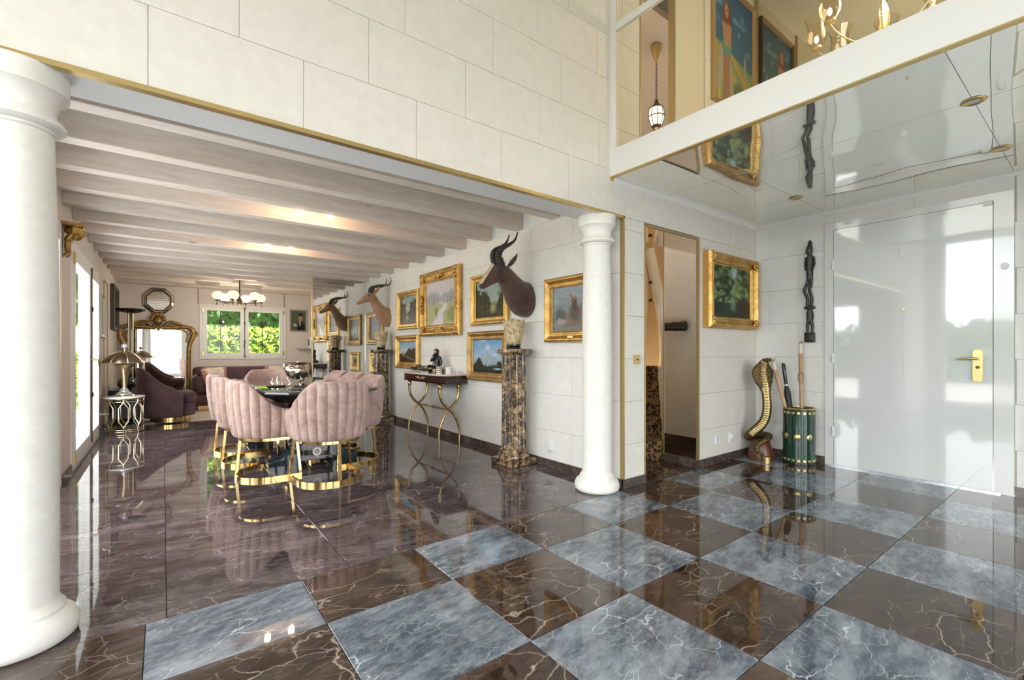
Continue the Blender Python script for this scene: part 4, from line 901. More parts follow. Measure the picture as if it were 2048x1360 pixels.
# ================================================================== mounted antelope heads
def antelope(name, label, loc, hide, blaze, horns, prof, rz=pi, spiral=False, muzzle_c=(.02, .015, .012)):
    o = thing(name, label, 'trophy head', loc, rz, 'mounted antelope heads')
    S = spline(prof, 5)       # (x out of wall, z, half width, half height, tilt handled by tangent)
    rings = []; m = len(S); n = 20
    for i in range(m):
        x, z, w, h = S[i]; a = S[max(0, i-1)]; b = S[min(m-1, i+1)]; tx, tz = b[0]-a[0], b[1]-a[1]; L = math.hypot(tx, tz) or 1; nx, nz = -tz / L, tx / L
        if i == 0: nx, nz = 0, 1
        rings.append([(x + nx*h*sin(t), w*cos(t)*(1 - .12*sin(t)), z + nz*h*sin(t)) for t in [2*pi*k/n for k in range(n)]])
    body = MB().loft(rings).build('head_and_neck', hide, o, 80)
    hx, hz = horns['base']
    for s in (-1, 1):
        pts = spline([(x, s * y, z) for x, y, z in horns['path']], 10); N = len(pts)
        rad = [horns['r'] * (1 - .86 * (i / (N-1))**1.1) * (1 + (.13 * (1 if i % 3 == 0 else -.3) if i < N * .62 else 0)) for i in range(N)]
        MB().tube(pts, rad, 12).build('horn', MT['blackwood'], o, 50)
        ex, ez, ey = horns['ear']; e = MB(); epts = [(ex, s * ey, ez), (ex - .02, s * (ey + .03), ez + .035), (ex - .05, s * (ey + .05), ez + .08), (ex - .075, s * (ey + .055), ez + .13)]
        e.tube(epts, [(.012, .008), (.026, .008), (.022, .007), (.004, .003)], 10, flat=(1, 0, .6)); e.build('ear', hide, o, 60)
        qx, qz, qy = horns['eye']; MB().sphere((qx, s * qy, qz), (.014, .009, .012), 10, 8).build('eye', MT['black'], o)
        vx, vz, vy = horns['nostril']; MB().sphere((vx, s * vy, vz), (.010, .007, .007), 8, 6).build('nostril', plain('dark_nostril', muzzle_c, .5), o)
    if blaze:
        b = MB(); P = spline(horns['blaze'], 4); b.tube([(x, 0, z) for x, z, w in P], [(w, .012) for x, z, w in P], 10, flat=(0, 1, 0)); b.build('face_blaze', blaze, o, 60)
    return o
hide_d = mottled('dark_brown_hide', (.028, .012, .008), (.105, .046, .028), 8, .75, bump=.3, bscale=160, bdist=.004, stretch=(1, 1, 1), sheen=.3)
hide_l = mottled('fawn_hide', (.27, .15, .075), (.42, .27, .15), 6, .75, bump=.3, bscale=160, bdist=.004, sheen=.3)
antelope('mounted_antelope_head', 'dark brown antelope head with pale face above the near pedestal', (XR - .001, 3.715, 1.68), hide_d, mottled('pale_blaze_hair', (.46, .36, .24), (.62, .52, .38), 30, .8),
    dict(base=(.36, .33), r=.040, path=[(.345, .03, .30), (.385, .042, .36), (.385, .052, .42), (.34, .062, .47), (.27, .07, .51), (.21, .072, .56), (.17, .07, .645)], ear=(.29, .285, .065), eye=(.385, .245, .062), nostril=(.555, .075, .026),
         blaze=[(.425, .30, .022), (.475, .235, .030), (.525, .165, .033), (.56, .115, .03), (.575, .09, .018)]),
    [(.0, -.015, .145, .175), (.04, -.015, .15, .185), (.10, .02, .14, .165), (.16, .08, .115, .135), (.215, .14, .095, .115), (.265, .19, .085, .10), (.32, .22, .078, .095), (.375, .215, .07, .085), (.43, .175, .056, .068), (.485, .13, .044, .05), (.53, .095, .038, .04), (.56, .075, .034, .032), (.575, .065, .02, .018)])
antelope('mounted_antelope_head', 'light brown antelope head with long lyre horns above the far pedestal', (XR - .001, 7.38, 1.70), hide_l, None,
    dict(base=(.32, .40), r=.026, path=[(.315, .03, .385), (.30, .05, .44), (.25, .09, .485), (.16, .13, .50), (.07, .12, .51), (.01, .10, .56), (-.0, .09, .66)], ear=(.27, .36, .055), eye=(.35, .325, .055), nostril=(.515, .20, .022), blaze=None),
    [(.0, -.01, .115, .16), (.04, -.005, .118, .16), (.10, .04, .10, .135), (.15, .10, .08, .105), (.20, .17, .066, .085), (.245, .24, .06, .075), (.285, .295, .062, .075), (.335, .305, .06, .072), (.39, .275, .05, .056), (.44, .24, .038, .042), (.485, .21, .032, .033), (.515, .195, .028, .026), (.53, .188, .016, .014)])

# ================================================================== speckled marble pedestals with carved vases
def pedestal(loc, label):
    o = thing('pedestal', label, 'pedestal', loc, 0, 'speckled marble pedestals'); nfl = 16; rings = []
    for z, r in ((.165, .128), (.2, .126), (.6, .122), (1.09, .116)):
        rg_ = []
        for i in range(nfl * 6):
            k = i % 6; d = (0, .0, .010, .014, .010, .0)[k]; t = 2*pi*i/(nfl*6); rg_.append(((r - d) * cos(t), (r - d) * sin(t), z))
        rings.append(rg_)
    MB().loft(rings).build('fluted_shaft', MT['speckle'], o, 50)
    MB().box(-.165, .165, -.165, .165, 0, .062, .006).build('plinth', MT['speckle'], o, 20)
    MB().lathe([(.155, .062), (.163, .075), (.16, .095), (.148, .104), (.138, .108), (.138, .118), (.147, .125), (.147, .14), (.136, .15), (.13, .165)], 40).build('base_rings', MT['speckle'], o)
    MB().lathe([(.12, 1.09), (.135, 1.095), (.165, 1.11), (.178, 1.12), (.18, 1.148), (.176, 1.152)], 40).build('capital', MT['speckle'], o)
    return o
def ivory_vase(loc, label):
    o = thing('carved_vase', label, 'vase', loc, R(30), 'carved ivory coloured vases'); n = 40; rings = []
    for z, r in ((.045, .064), (.06, .072), (.1, .082), (.16, .093), (.22, .102), (.27, .107), (.292, .108)):
        rings.append([((r + .006 * sin(5 * t + z * 40) + .004 * sin(11 * t - z * 60)) * cos(t), (r + .006 * sin(5 * t + z * 40) + .004 * sin(11 * t - z * 60)) * sin(t), z + (.008 * sin(4 * t) if z > .28 else 0)) for t in [2*pi*i/n for i in range(n)]])
    rings += [[((.096) * cos(t), .096 * sin(t), .288 + .008 * sin(4 * t)) for t in [2*pi*i/n for i in range(n)]], [(.07 * cos(t), .07 * sin(t), .12) for t in [2*pi*i/n for i in range(n)]]]
    MB().loft(rings).build('body', MT['ivory'], o, 60)
    MB().tube([(.105 + .03 * sin(t), 0, .235 + .035 * cos(t)) for t in [pi * i / 10 for i in range(11)]], .011, 8).build('handle', MT['ivory'], o)
    MB().lathe([(.062, 0), (.075, .006), (.072, .014), (.06, .022), (.07, .03), (.07, .044)], 28).build('stand', MT['black'], o)
pedestal((2.822, 3.69, 0), 'brown and gold speckled marble fluted pedestal beside the white column')
pedestal((2.822, 7.24, 0), 'dark speckled marble fluted pedestal behind the dining chairs')
ivory_vase((2.822, 3.69, 1.152), 'carved bone coloured vase on the near pedestal under the dark antelope')
ivory_vase((2.822, 7.24, 1.152), 'carved bone coloured vase on the far pedestal under the light antelope')

# ================================================================== console table and its ornaments
ct = thing('console_table', 'narrow console with crossed brass legs and marble top under the paintings', 'console table', (2.815, 5.42, 0))
agold = mottled('antique_brass', (.34, .23, .09), (.62, .46, .22), 18, .28, .95)
mah = mottled('dark_mahogany', (.02, .006, .005), (.06, .015, .012), 10, .2, coat=.6)
def cut(w, h, c): return [(-w, -h + c), (-w + c, -h), (w, -h), (w, h), (-w + c, h), (-w, h - c)]
MB().loft([[(x, y, z) for x, y in cut(w, .555, .06)] for w, z in ((.175, .745), (.18, .75), (.18, .822), (.183, .826))]).build('drawer_box', mah, ct, 20)
MB().loft([[(x, y, z) for x, y in cut(.185, .565, .06)] for z in (.735, .7445)]).build('lower_moulding', MT['black'], ct, 20)
MB().loft([[(x, y, z) for x, y in cut(w, h, .065)] for w, h, z in ((.185, .57, .8265), (.19, .575, .832), (.19, .575, .842), (.186, .57, .846))]).build('marble_top', marble('white_console_marble', (.55, .54, .53), (.72, .71, .70), (.82, .81, .80), (.4, .4, .42), 5, (1, 1, 1), .5, .08), ct, 20)
mnt = MB()
for s in (-1, 1):
    for k in range(4): mnt.sphere((-.182, s * (.03 + .028 * k), .787 + (.008 if k % 2 else -.006)), (.006, .018, .016 - .002 * k), 8, 6)
mnt.build('drawer_mount', agold, ct)
for y in (-.43, .43):
    for s in (-1, 1):
        pts = spline([(s * .135, y, .73), (s * .137, y, .62), (s * .115, y, .53), (s * .06, y, .455), (0, y + .0, .405), (-s * .07, y, .32), (-s * .12, y, .21), (-s * .14, y, .11), (-s * .135, y, .0)], 6)
        yo = s * .008; MB().tube([(p[0], p[1] + yo, p[2]) for p in pts], [.019 - .008 * i / (len(pts)-1) for i in range(len(pts))], 10).build('leg', agold, ct)
        MB().lathe([(.02, .66), (.026, .675), (.028, .70), (.022, .715), (.028, .725), (.024, .735)], 14, (s * .135, y + yo, 0)).build('leg_cap', agold, ct)
        MB().lathe([(.0135, .06), (.015, .066), (.0135, .072)], 10, (-s * .139, y + yo, 0)).build('leg_collar', agold, ct)
MB().tube([(0, -.43, .405), (0, -.3, .405), (0, -.05, .405), (0, 0, .405), (0, .05, .405), (0, .3, .405), (0, .43, .405)], [.010, .011, .013, .022, .013, .011, .010], 10).build('stretcher', agold, ct)
bronze = mottled('dark_bronze', (.02, .02, .022), (.10, .10, .10), 18, .25, .8)
sk = bpy.data.meshes.new('figurine_body')
bv = [(0, 0, .07), (0, .01, .13), (0, .015, .19), (0, .012, .225), (-.004, .01, .245), (-.004, .008, .285), (-.05, .012, .195), (-.075, -.01, .15), (-.035, -.045, .165), (-.02, -.03, .235), (.05, .012, .195), (.08, .0, .14), (.085, -.02, .09), (-.04, -.01, .065), (-.075, -.07, .085), (-.03, -.11, .03), (.04, -.01, .065), (.09, -.06, .10), (.06, -.11, .03)]
be = [(0,1),(1,2),(2,3),(3,4),(4,5),(2,6),(6,7),(7,8),(8,9),(2,10),(10,11),(11,12),(0,13),(13,14),(14,15),(0,16),(16,17),(17,18)]
sk.from_pydata(bv, be, []); sk.materials.append(bronze)
fg = thing('seated_figurine', 'dark bronze figurine of a seated child on the console table', 'figurine', (2.86, 5.42, .8475), R(-62))
so = bpy.data.objects.new('body', sk); COL.objects.link(so); so.parent = fg
sm_ = so.modifiers.new('skin', 'SKIN'); sk.skin_vertices[0].data[0].use_root = True
for i, r in enumerate([.05, .046, .042, .02, .034, .036, .024, .018, .015, .014, .024, .018, .015, .034, .026, .022, .034, .026, .022]): sk.skin_vertices[0].data[i].radius = (r, r)
sb = so.modifiers.new('sub', 'SUBSURF'); sb.levels = 1; sb.render_levels = 2
MB().sphere((-.004, .012, .278), (.037, .04, .036), 12, 8).build('hair', MT['iron'], fg)
MB().sphere((-.004, -.018, .270), (.024, .018, .028), 12, 8).build('face', plain('pale_bronze_face', (.42, .33, .20), .35, .7), fg)
MB().lathe([(.095, 0), (.11, .01), (.105, .03), (.09, .05), (.06, .075), (.04, .09)], 20).build('rock_base', bronze, fg)
MB().sphere((-.12, .03, .05), (.04, .035, .05), 12, 8).build('jug', bronze, fg)
cdl = thing('striped_candle', 'cream candle with dark gold stripes on the console table', 'candle', (2.76, 5.15, .8465))
MB().lathe([(.037, 0), (.038, .004), (.038, .086), (.034, .09)], 24).build('wax', plain('cream_wax', (.80, .74, .60), .5), cdl)
for z in (.014, .036, .058, .078): MB().lathe([(.0385, z), (.0392, z + .001), (.0392, z + .007), (.0385, z + .008)], 24).build('stripe', MT['iron'], cdl)
tag(MB().lathe([(.04, 0), (.042, .01), (.044, .085), (.041, .085), (.039, .02)], 24).build('white_pot', plain('white_ceramic', (.80, .78, .74), .3), None, 40, (2.80, 4.97, .8465)), 'plain white cup at the near end of the console', 'cup')
tag(MB().box(-.028, .028, -.03, .03, 0, .055, .003).build('wooden_box', mottled('brown_box_wood', (.12, .05, .02), (.25, .12, .05), 14, .4), None, 20, (2.85, 5.06, .8465)), 'little brown wooden box between candle and white cup', 'box')
tag(MB().lathe([(.026, 0), (.03, .01), (.03, .055), (.027, .055)], 18).build('copper_cup', plain('copper_metal', (.55, .30, .17), .3, .9), None, 40, (2.74, 5.24, .8465)), 'small copper cup beside the striped candle', 'cup')
fl = thing('dried_flower_garland', 'dried flower and leaf arrangement on the console beside the figurine', 'flowers', (2.725, 5.60, .8465))
rr = random.Random(4); lm1 = plain('dried_leaf', (.05, .07, .04), .6); pm1 = plain('dusty_red_petal', (.26, .08, .06), .6); pm2 = plain('ochre_petal', (.55, .38, .14), .6)
lf = MB()
for k in range(70):
    y = rr.uniform(-.22, .24); x = rr.uniform(-.05, .05); z = rr.uniform(.012, .10 - .25 * abs(y - .02)); t = rr.uniform(0, 6.28); s = rr.uniform(.04, .075)
    lf.tube([(x, y, z), (x + s*cos(t)*.5, y + s*sin(t)*.5, z + .014), (x + s*cos(t), y + s*sin(t), z + .004)], [(.003, .002), (.018, .003), (.002, .001)], 6, flat=(-sin(t), cos(t), 0))
lfo = lf.build('leaves', lm1, fl); lfo['kind'] = 'stuff'
for k in range(12):
    y = -.22 + .042 * k; x = rr.uniform(-.045, .03); z = rr.uniform(.045, .09); b = MB()
    for q in range(6): b.sphere((x + .018*cos(q*1.05), y + .018*sin(q*1.05), z), (.013, .013, .009), 6, 4)
    b.sphere((x, y, z + .005), .010, 6, 4); b.build('blossom', pm1 if k % 3 else pm2, fl)

# ================================================================== snake, umbrella stand and sticks in the entrance corner
sb_ = thing('cobra_sculpture', 'brass cobra sculpture with spread hood rising from a wooden base', 'sculpture', (5.0, 2.27, 0), R(-65.5))
def scales():
    t = NT('brass_scales'); v = t.coord((1,1,1)); d = t.voro(v, 85); t.base(t.ramp(d, [(.1, (.30, .20, .08)), (.6, (.07, .045, .018))])); t.set(rough=.42, metal=.75); t.bump(d, .8, .006); return t.m
px = .00524
def sp(u, v, y=0): return ((u - 1521) * px, y, (918 - v) * px)
pth = [sp(1533, 719, -.05), sp(1528, 721, -.02), sp(1525, 730, .01), sp(1524, 743, .015), sp(1526, 760, .01), sp(1530, 783, 0), sp(1532, 812, -.005), sp(1529, 835, -.01), sp(1519, 853, -.02), sp(1505, 868, -.01), sp(1500, 877, .03), sp(1510, 874, .085), sp(1524, 872, .075), sp(1535, 872, .02), sp(1530, 877, -.055), sp(1517, 886, -.098), sp(1514, 896, -.118), sp(1521, 903, -.125), sp(1528, 912, -.13), sp(1528, 916, -.14)]
rad = [(.012, .012), (.03, .022), (.07, .026), (.112, .026), (.098, .028), (.048, .034), (.045, .038), (.047, .04), (.05, .044), (.05, .046), (.045, .042), (.042, .04), (.039, .038), (.036, .034), (.03, .03), (.025, .025), (.021, .021), (.018, .018), (.014, .014), (.008, .008)]
PP = spline(pth, 5); RR = spline(rad, 5)
MB().tube(PP, [tuple(max(.006, q) for q in r) for r in RR], 20, flat=(1, 0, 0)).build('body', scales(), sb_, 70)
bl = MB(); bands = []
for i in range(6, 47):
    p = Vector(PP[i]); r = RR[i]; w = min(.034, r[0] * .62)
    bands.append((p.x, p.y - r[1] - .001, p.z, w))
P2 = spline([(a, b, c, w) for a, b, c, w in bands], 3)
bl.tube([(a, b, c) for a, b, c, w in P2], [(w * (1.0 if i % 3 else .93), .008 if i % 3 else .004) for i, (a, b, c, w) in enumerate(P2)], 10, flat=(1, 0, 0)); bl.build('ribbed_belly', plain('light_brass', (.46, .34, .15), .35, .8), sb_, 30)
hd = MB(); hd.sphere(sp(1533, 720, -.06), (.036, .05, .022), 14, 8); hd.build('head', scales(), sb_, 70)
for s in (-1, 1): MB().sphere((sp(1533, 719)[0] + s * .024, -.085, sp(0, 718)[2]), .007, 8, 6).build('eye', MT['black'], sb_)
MB().lathe([(.125, 0), (.128, .02), (.12, .07), (.10, .13), (.085, .19), (.06, .21), (.02, .212)], 28).build('wooden_base', wood('dark_red_wood', (.06, .018, .008), (.18, .06, .025), (.03, .01, .005), .3, 2), sb_)
bw = thing('brass_weight', 'small ringed brass weight on the floor before the cobra base', 'weight', (4.835, 2.14, 0))
MB().lathe([(.03, 0), (.034, .004), (.034, .018), (.030, .021), (.034, .024), (.034, .042), (.030, .045), (.034, .048), (.034, .064), (.03, .068)], 24).build('body', MT['brass'], bw)
us = thing('umbrella_stand', 'glossy green cylindrical umbrella stand with brass medallions', 'umbrella stand', (5.128, 1.955, 0))
gm = mottled('green_malachite_lacquer', (.003, .026, .013), (.008, .05, .028), 8, .12, coat=.3)
rr_ = .142
MB().lathe([(rr_, .01), (rr_, .552), (rr_ - .008, .552), (rr_ - .008, .02)], 48, cap=False).build('cylinder', gm, us)
MB().lathe([(rr_ - .006, 0), (rr_ + .002, .002), (rr_ + .002, .014), (.02, .014)], 48).build('base', MT['black'], us)
MB().lathe([(rr_ + .001, .548), (rr_ + .004, .554), (rr_, .562), (rr_ - .009, .562), (rr_ - .01, .548)], 48).build('brass_rim', MT['brass'], us)
med = MB().tube([(0, 0, 0), (0, -.004, 0)], [.016, .013], 14).mesh('stud', MT['brass'], 40); medb = MB().tube([(0, 0, 0), (0, -.004, 0), (0, -.006, 0)], [(.032, .028), (.028, .024), (.01, .01)], 18).mesh('medallion', MT['brass'], 40)
for k in range(18):
    for z in (.045, .515): 
        t = 2*pi*k/18; inst('stud', med, us, (rr_ * cos(t), rr_ * sin(t), z), t + pi / 2)
for k in range(8):
    t = 2*pi*k/8 + .25; inst('medallion', medb, us, (rr_ * cos(t), rr_ * sin(t), .28), t + pi / 2)
bam = mottled('pale_stick_wood', (.40, .24, .11), (.60, .40, .21), 8, .5, stretch=(4, 4, .6))
def stick(label, p0, p1, r, extra):
    o = thing('walking_stick', label, 'stick', p0, 0, 'sticks in the green stand'); d = Vector(p1) - Vector(p0)
    pts = [d * t + Vector((.004 * sin(t * 9), .004 * cos(t * 7), 0)) for t in [i / 12 for i in range(13)]]
    MB().tube(pts[:12], [r * (.8 + .25 * i / 12) for i in range(12)], 10).build('shaft', bam, o)
    if extra == 'fork':
        MB().tube(pts[11:], [r * 1.05] * 2, 10).build('white_grip', plain('bleached_grip', (.72, .66, .56), .6), o)
        for s in (-1, 1): MB().tube([pts[12], pts[12] + Vector((0, s * .012, .02)), pts[12] + Vector((0, s * .016, .042))], [.009, .008, .004], 8).build('prong', bam, o)
    else:
        MB().tube(pts[11:], [r * 1.05, r * .95], 10).build('white_grip', plain('bleached_grip', (.72, .66, .56), .6), o)
        MB().sphere(pts[12] + Vector((0, 0, .008)), (.018, .018, .014), 10, 6).build('knob', agold, o)
        c = pts[9]; MB().tube([(c.x + .03*cos(t) - .01, c.y + .035*cos(t), c.z - .05 + .06*sin(t)) for t in [2*pi*i/20 for i in range(20)]], .003, 5, True).build('wrist_cord', plain('dark_red_cord', (.16, .03, .02), .7), o)
stick('pale wooden forked top stick leaning towards the cobra in the green stand', (5.12, 1.95, .02), (5.07, 2.175, 1.02), .019, 'fork')
stick('tall pale wooden stick with cord loop in the green stand', (5.16, 1.94, .02), (5.20, 1.965, 1.205), .020, 'knob')
um = thing('umbrella', 'folded black umbrella standing in the green cylinder', 'umbrella', (5.14, 1.98, .02))
u0, u1 = Vector((0, 0, 0)), Vector((-.01, .125, .985)); f = lambda t: u0.lerp(u1, t)
MB().tube([f(.0), f(.1), f(.5), f(.70), f(.76)], [.008, .022, .032, .030, .016], 10).build('canopy', plain('black_nylon', (.014, .014, .018), .55), um)
MB().tube([f(.76), f(.80), f(.98), f(1.0)], [.010, .017, .018, .012], 12).build('grip', MT['black'], um)
MB().lathe([(.013, -.008), (.016, 0), (.013, .008)], 12, tuple(f(.77))).build('collar', MT['mirror'], um)
cp = thing('carved_wall_figure', 'tall dark ebony carved figures pole hanging on the wall by the door', 'carving', (HX1 - .03, 1.905, 1.22), R(-90))
body = MB()
def eb(name, mb): mb.build(name, MT['blackwood'], cp, 50)
eb('block', MB().box(-.042, .042, -.028, .028, 0, .10, .004))
lo_ = MB(); lo_.tube([(-.02, 0, .10), (-.022, 0, .17), (-.012, 0, .22)], [.012, .014, .018], 8); eb('leg', lo_)
lo_ = MB(); lo_.tube([(.022, 0, .10), (.024, 0, .17), (.012, 0, .22)], [.012, .014, .018], 8); eb('leg', lo_)
eb('lower_torso', MB().tube([(0, 0, .21), (.004, 0, .26), (.002, 0, .30), (0, 0, .345)], [(.03, .02), (.036, .022), (.034, .022), (.018, .018)], 10))
eb('shelf', MB().box(-.046, .046, -.026, .026, .34, .365, .004))
for s in (-1, 1): eb('long_leg', MB().tube(spline([(s * .018 - .004, 0, .365), (s * .02, -.006, .45), (s * .024 - .02, -.016, .53), (s * .018 - .006, -.002, .60), (s * .014, 0, .66)], 4), .0155, 8))
eb('upper_torso', MB().tube([(0, 0, .64), (.0, -.004, .70), (0, 0, .78), (.004, 0, .85), (0, 0, .90)], [(.026, .02), (.034, .024), (.028, .02), (.038, .022), (.02, .018)], 10))
for s in (-1, 1): eb('arm', MB().tube([(s * .034, 0, .87), (s * .042, 0, .80), (s * .03, -.018, .735)], [.012, .011, .009], 8))
eb('double_head', MB().tube([(0, 0, .89), (-.004, -.01, .92), (0, -.006, .965), (0, 0, .985)], [(.018, .018), (.034, .024), (.03, .022), (.02, .018)], 10))
eb('top_head', MB().tube([(.0, 0, .98), (.0, 0, 1.0), (.002, 0, 1.02), (0, 0, 1.04)], [.018, .019, .018, .006], 10))

# small wall fittings
sw = thing('light_switch', 'square brass light switch on the stone pier', 'switch', (3.185, HY1 - .0005, 1.06))
bx(-.042, .042, -.008, 0, -.04, .04).build('plate', MT['brass'], sw, 0); MB().tube([(0, -.008, 0), (0, -.016, 0)], .006, 8).build('toggle', MT['iron'], sw)
so_ = thing('power_socket', 'white wall socket below the bridge painting', 'socket', (4.475, HY1 - .0005, .235))
bx(-.038, .038, -.01, 0, -.042, .042).build('plate', MT['white_plastic'], so_, 0)
for x, z in ((-.012, .012), (.012, .012), (0, -.008)): MB().tube([(x, -.0098, z), (x, -.0105, z)], .004, 8).build('hole', MT['black'], so_)
dm = thing('plug_in_night_light', 'round white plug-in device on the wall beside the socket', 'night light', (4.745, HY1 - .0005, .225))
bx(-.04, .04, -.012, 0, -.045, .045).build('plate', MT['white_plastic'], dm, 0); MB().tube([(0, -.012, .005), (0, -.03, .005), (0, -.036, .005)], [.036, .036, .03], 20).build('dome', plain('pale_grey_plastic', (.70, .72, .76), .3), dm)
pw = thing('charger_plug', 'white plug with cable in the wall near the pedestal', 'plug', (XR - .0005, 3.34, .205), R(-90))
bx(-.04, .04, -.010, 0, -.04, .04).build('plate', MT['white_plastic'], pw, 0); bx(-.05, -.004, -.045, -.010, -.035, .035).build('plug', plain('plug_white', (.75, .76, .76), .3), pw, 0)
MB().tube(spline([(-.03, -.03, -.035), (-.035, -.035, -.055), (-.01, -.03, -.06), (.02, -.02, -.03)], 4), .004, 6).build('cable', MT['white_plastic'], pw)

# ================================================================== sitting area at the far end
tag(MB().box(-.26, 2.42, 9.02, 11.1, 0, .014, .004).build('rug', mottled('cream_rug', (.62, .54, .43), (.72, .65, .54), 40, .95, bump=.4, bscale=200, bdist=.004), None, 20), 'cream rug under the plum sofa and armchair', 'rug')
ac = thing('armchair', 'plum velvet tub armchair on a gold drum base', 'armchair', (.06, 9.16, .0145), R(4))
tub_shell(.40, .395, .17, .085, .86, .50, 0, th=.075, taper=.93, u0=.10, u1=1.0).build('back_shell', MT['purple'], ac, 60)
MB().loft([[(x * s + .03, y * s, z) for x, y in upath(.30, .28, .30, 40)] for s, z in ((.9, .10), (1, .12), (1, .27), (.98, .285))]).build('seat_base', MT['purple'], ac, 40)
MB().loft([[(x * s + .04, y * s, z) for x, y in upath(.30, .28, .31, 40)] for s, z in ((.97, .287), (1.01, .30), (1.02, .40), (.98, .445), (.85, .465), (.3, .475))]).build('seat_cushion', MT['purple'], ac, 50)
MB().lathe([(.26, 0), (.265, .004), (.265, .082), (.25, .086)], 40, (.04, 0, 0)).build('gold_base', MT['chair_gold'], ac)
def cushion_block(x0, x1, y0, y1, z0, z1, b=.04):
    r = []
    for z, i in ((z0, b), (z0 + b*.5, b*.25), (z0 + b, 0), (z1 - b, 0), (z1 - b*.4, b*.3), (z1, b)):
        a0, a1, c0, c1 = x0 + i, x1 - i, y0 + i, y1 - i; q = b
        r.append([(a0 + q, c0, z), (a1 - q, c0, z), (a1 - q*.3, c0 + q*.3, z), (a1, c0 + q, z), (a1, c1 - q, z), (a1 - q*.3, c1 - q*.3, z), (a1 - q, c1, z), (a0 + q, c1, z), (a0 + q*.3, c1 - q*.3, z), (a0, c1 - q, z), (a0, c0 + q, z), (a0 + q*.3, c0 + q*.3, z)])
    return MB().loft(r)
sf = thing('sofa', 'long plum velvet sofa under the far window', 'sofa', (0, 0, .0145))
cushion_block(.46, 2.42, 10.25, 11.06, .09, .30).build('base', MT['purple'], sf, 50)
cushion_block(.46, 2.42, 10.86, 11.08, .30, .80, .06).build('backrest', MT['purple'], sf, 50)
for x0, x1 in ((.44, .64), (2.24, 2.44)): cushion_block(x0, x1, 10.25, 10.95, .30, .66, .06).build('arm', MT['purple'], sf, 50)
for x0, x1 in ((.65, 1.44), (1.445, 2.235)): cushion_block(x0, x1, 10.24, 10.85, .302, .45, .04).build('seat_cushion', MT['purple'], sf, 50)
bx(.52, 2.36, 10.33, 11.0, 0, .09).build('plinth', MT['chair_gold'], sf, 0)
def pillow(label, loc, rz, w, h, ctr):
    o = thing('throw_pillow', label, 'cushion', loc, rz, 'cushions on the plum sofa'); rings = []
    for k in range(-6, 7):
        t = k / 6; th = .075 * max(0, 1 - t * t) ** .5 + .004; s = 1 - .06 * (1 - abs(t))
        rings.append([(-w/2*(1 - .05*(1-abs(t))), -.004*0 + 0, 0)] * 0 + [(w/2*t, -th*f, h/2*g*s) for f, g in ((.15, -1), (.8, -.7), (1, -.25), (1, .25), (.8, .7), (.15, 1), (-.15, 1), (-.8, .7), (-1, .25), (-1, -.25), (-.8, -.7), (-.15, -1))])
    m = MB().loft(rings); m.xf(Matrix.Rotation(R(-18), 4, 'X')); b = m.build('cover', plain('rose_pillow_fabric', (.40, .19, .17), .8), o, 60)
    rings = []
    for k in range(-4, 5):
        t = k / 6; th = .075 * max(0, 1 - t * t) ** .5 + .0065
        rings.append([(w/2*t, -th*f, h/2*g*(1 - .06*(1-abs(t)))*1.005) for f, g in ((.2, -1), (.8, -.7), (1, -.25), (1, .25), (.8, .7), (.2, 1))])
    m = MB().loft(rings, True, False); m.xf(Matrix.Rotation(R(-18), 4, 'X')); m.build('front_panel', ctr, o, 60)
cr = mottled('cream_embroidered_fabric', (.55, .45, .36), (.74, .66, .56), 12, .8)
pillow('cream fronted rose cushion at the armchair end of the sofa', (.82, 10.74, .635), R(10), .42, .36, cr)
pillow('cream fronted rose cushion at the portrait end of the sofa', (1.92, 10.75, .645), R(-4), .46, .36, cr)
pillow('cream fronted rose cushion on the sofa arm beside the gold mirror', (.70, 10.42, .62), R(60), .40, .36, cr)

# gold mirror, octagonal mirror
gmr = thing('ornate_gold_mirror', 'tall ornate gilt framed mirror with carved crest behind the armchair', 'mirror', (-.08, YB - .002, .02))
cgold = mottled('carved_antique_gilt', (.20, .105, .03), (.52, .32, .10), 14, .35, .75, bump=.5, bscale=50)
bx(-.47, .47, -.03, -.012, .12, 1.56).build('mirror_glass', MT['mirror'], gmr, 0)
for s in (-1, 1):
    p = spline([(s*.49, -.04, 0), (s*.49, -.04, .6), (s*.495, -.04, 1.13), (s*.52, -.045, 1.27), (s*.565, -.05, 1.40), (s*.57, -.05, 1.50), (s*.52, -.05, 1.565), (s*.40, -.045, 1.585), (s*.2, -.045, 1.575), (s*.06, -.045, 1.56)], 6)
    MB().tube(p, [(.038, .034)] * len(p), 10, flat=(1, 0, 0)).build('side_moulding', cgold, gmr, 50)
    p = spline([(s*.45, -.045, 1.28), (s*.47, -.05, 1.42), (s*.44, -.05, 1.50), (s*.34, -.05, 1.535), (s*.1, -.05, 1.54)], 6); MB().tube(p, .014, 8).build('inner_moulding', cgold, gmr, 50)
    q = [(s*(.60 - .07*(1 - .1*k)*cos(k*.55)), -.055, 1.44 + .07*(1 - .06*k)*sin(k*.55)) for k in range(13)]; MB().tube(q, .02, 8).build('scroll', cgold, gmr, 50)
    p = spline([(s*.10, -.05, 1.60), (s*.20, -.055, 1.68), (s*.30, -.05, 1.66), (s*.38, -.05, 1.625), (s*.46, -.045, 1.61)], 5); MB().tube(p, [.034 - .018*i/(len(p)-1) for i in range(len(p))], 8).build('leaf_scroll', cgold, gmr, 50)
    leafy(s*.27, 1.655, .05, .05, 31 + s, 7).build('leaf_cluster', cgold, gmr, 60)
MB().sphere((0, -.06, 1.70), (.075, .06, .09), 16, 12).build('crest_head', cgold, gmr, 60)
hb = MB()
for k in range(9): t = pi * k / 8; hb.sphere((.095*cos(t), -.05, 1.72 + .105*sin(t)), (.036, .035, .036), 8, 6)
hb.build('crest_hair', cgold, gmr, 60)
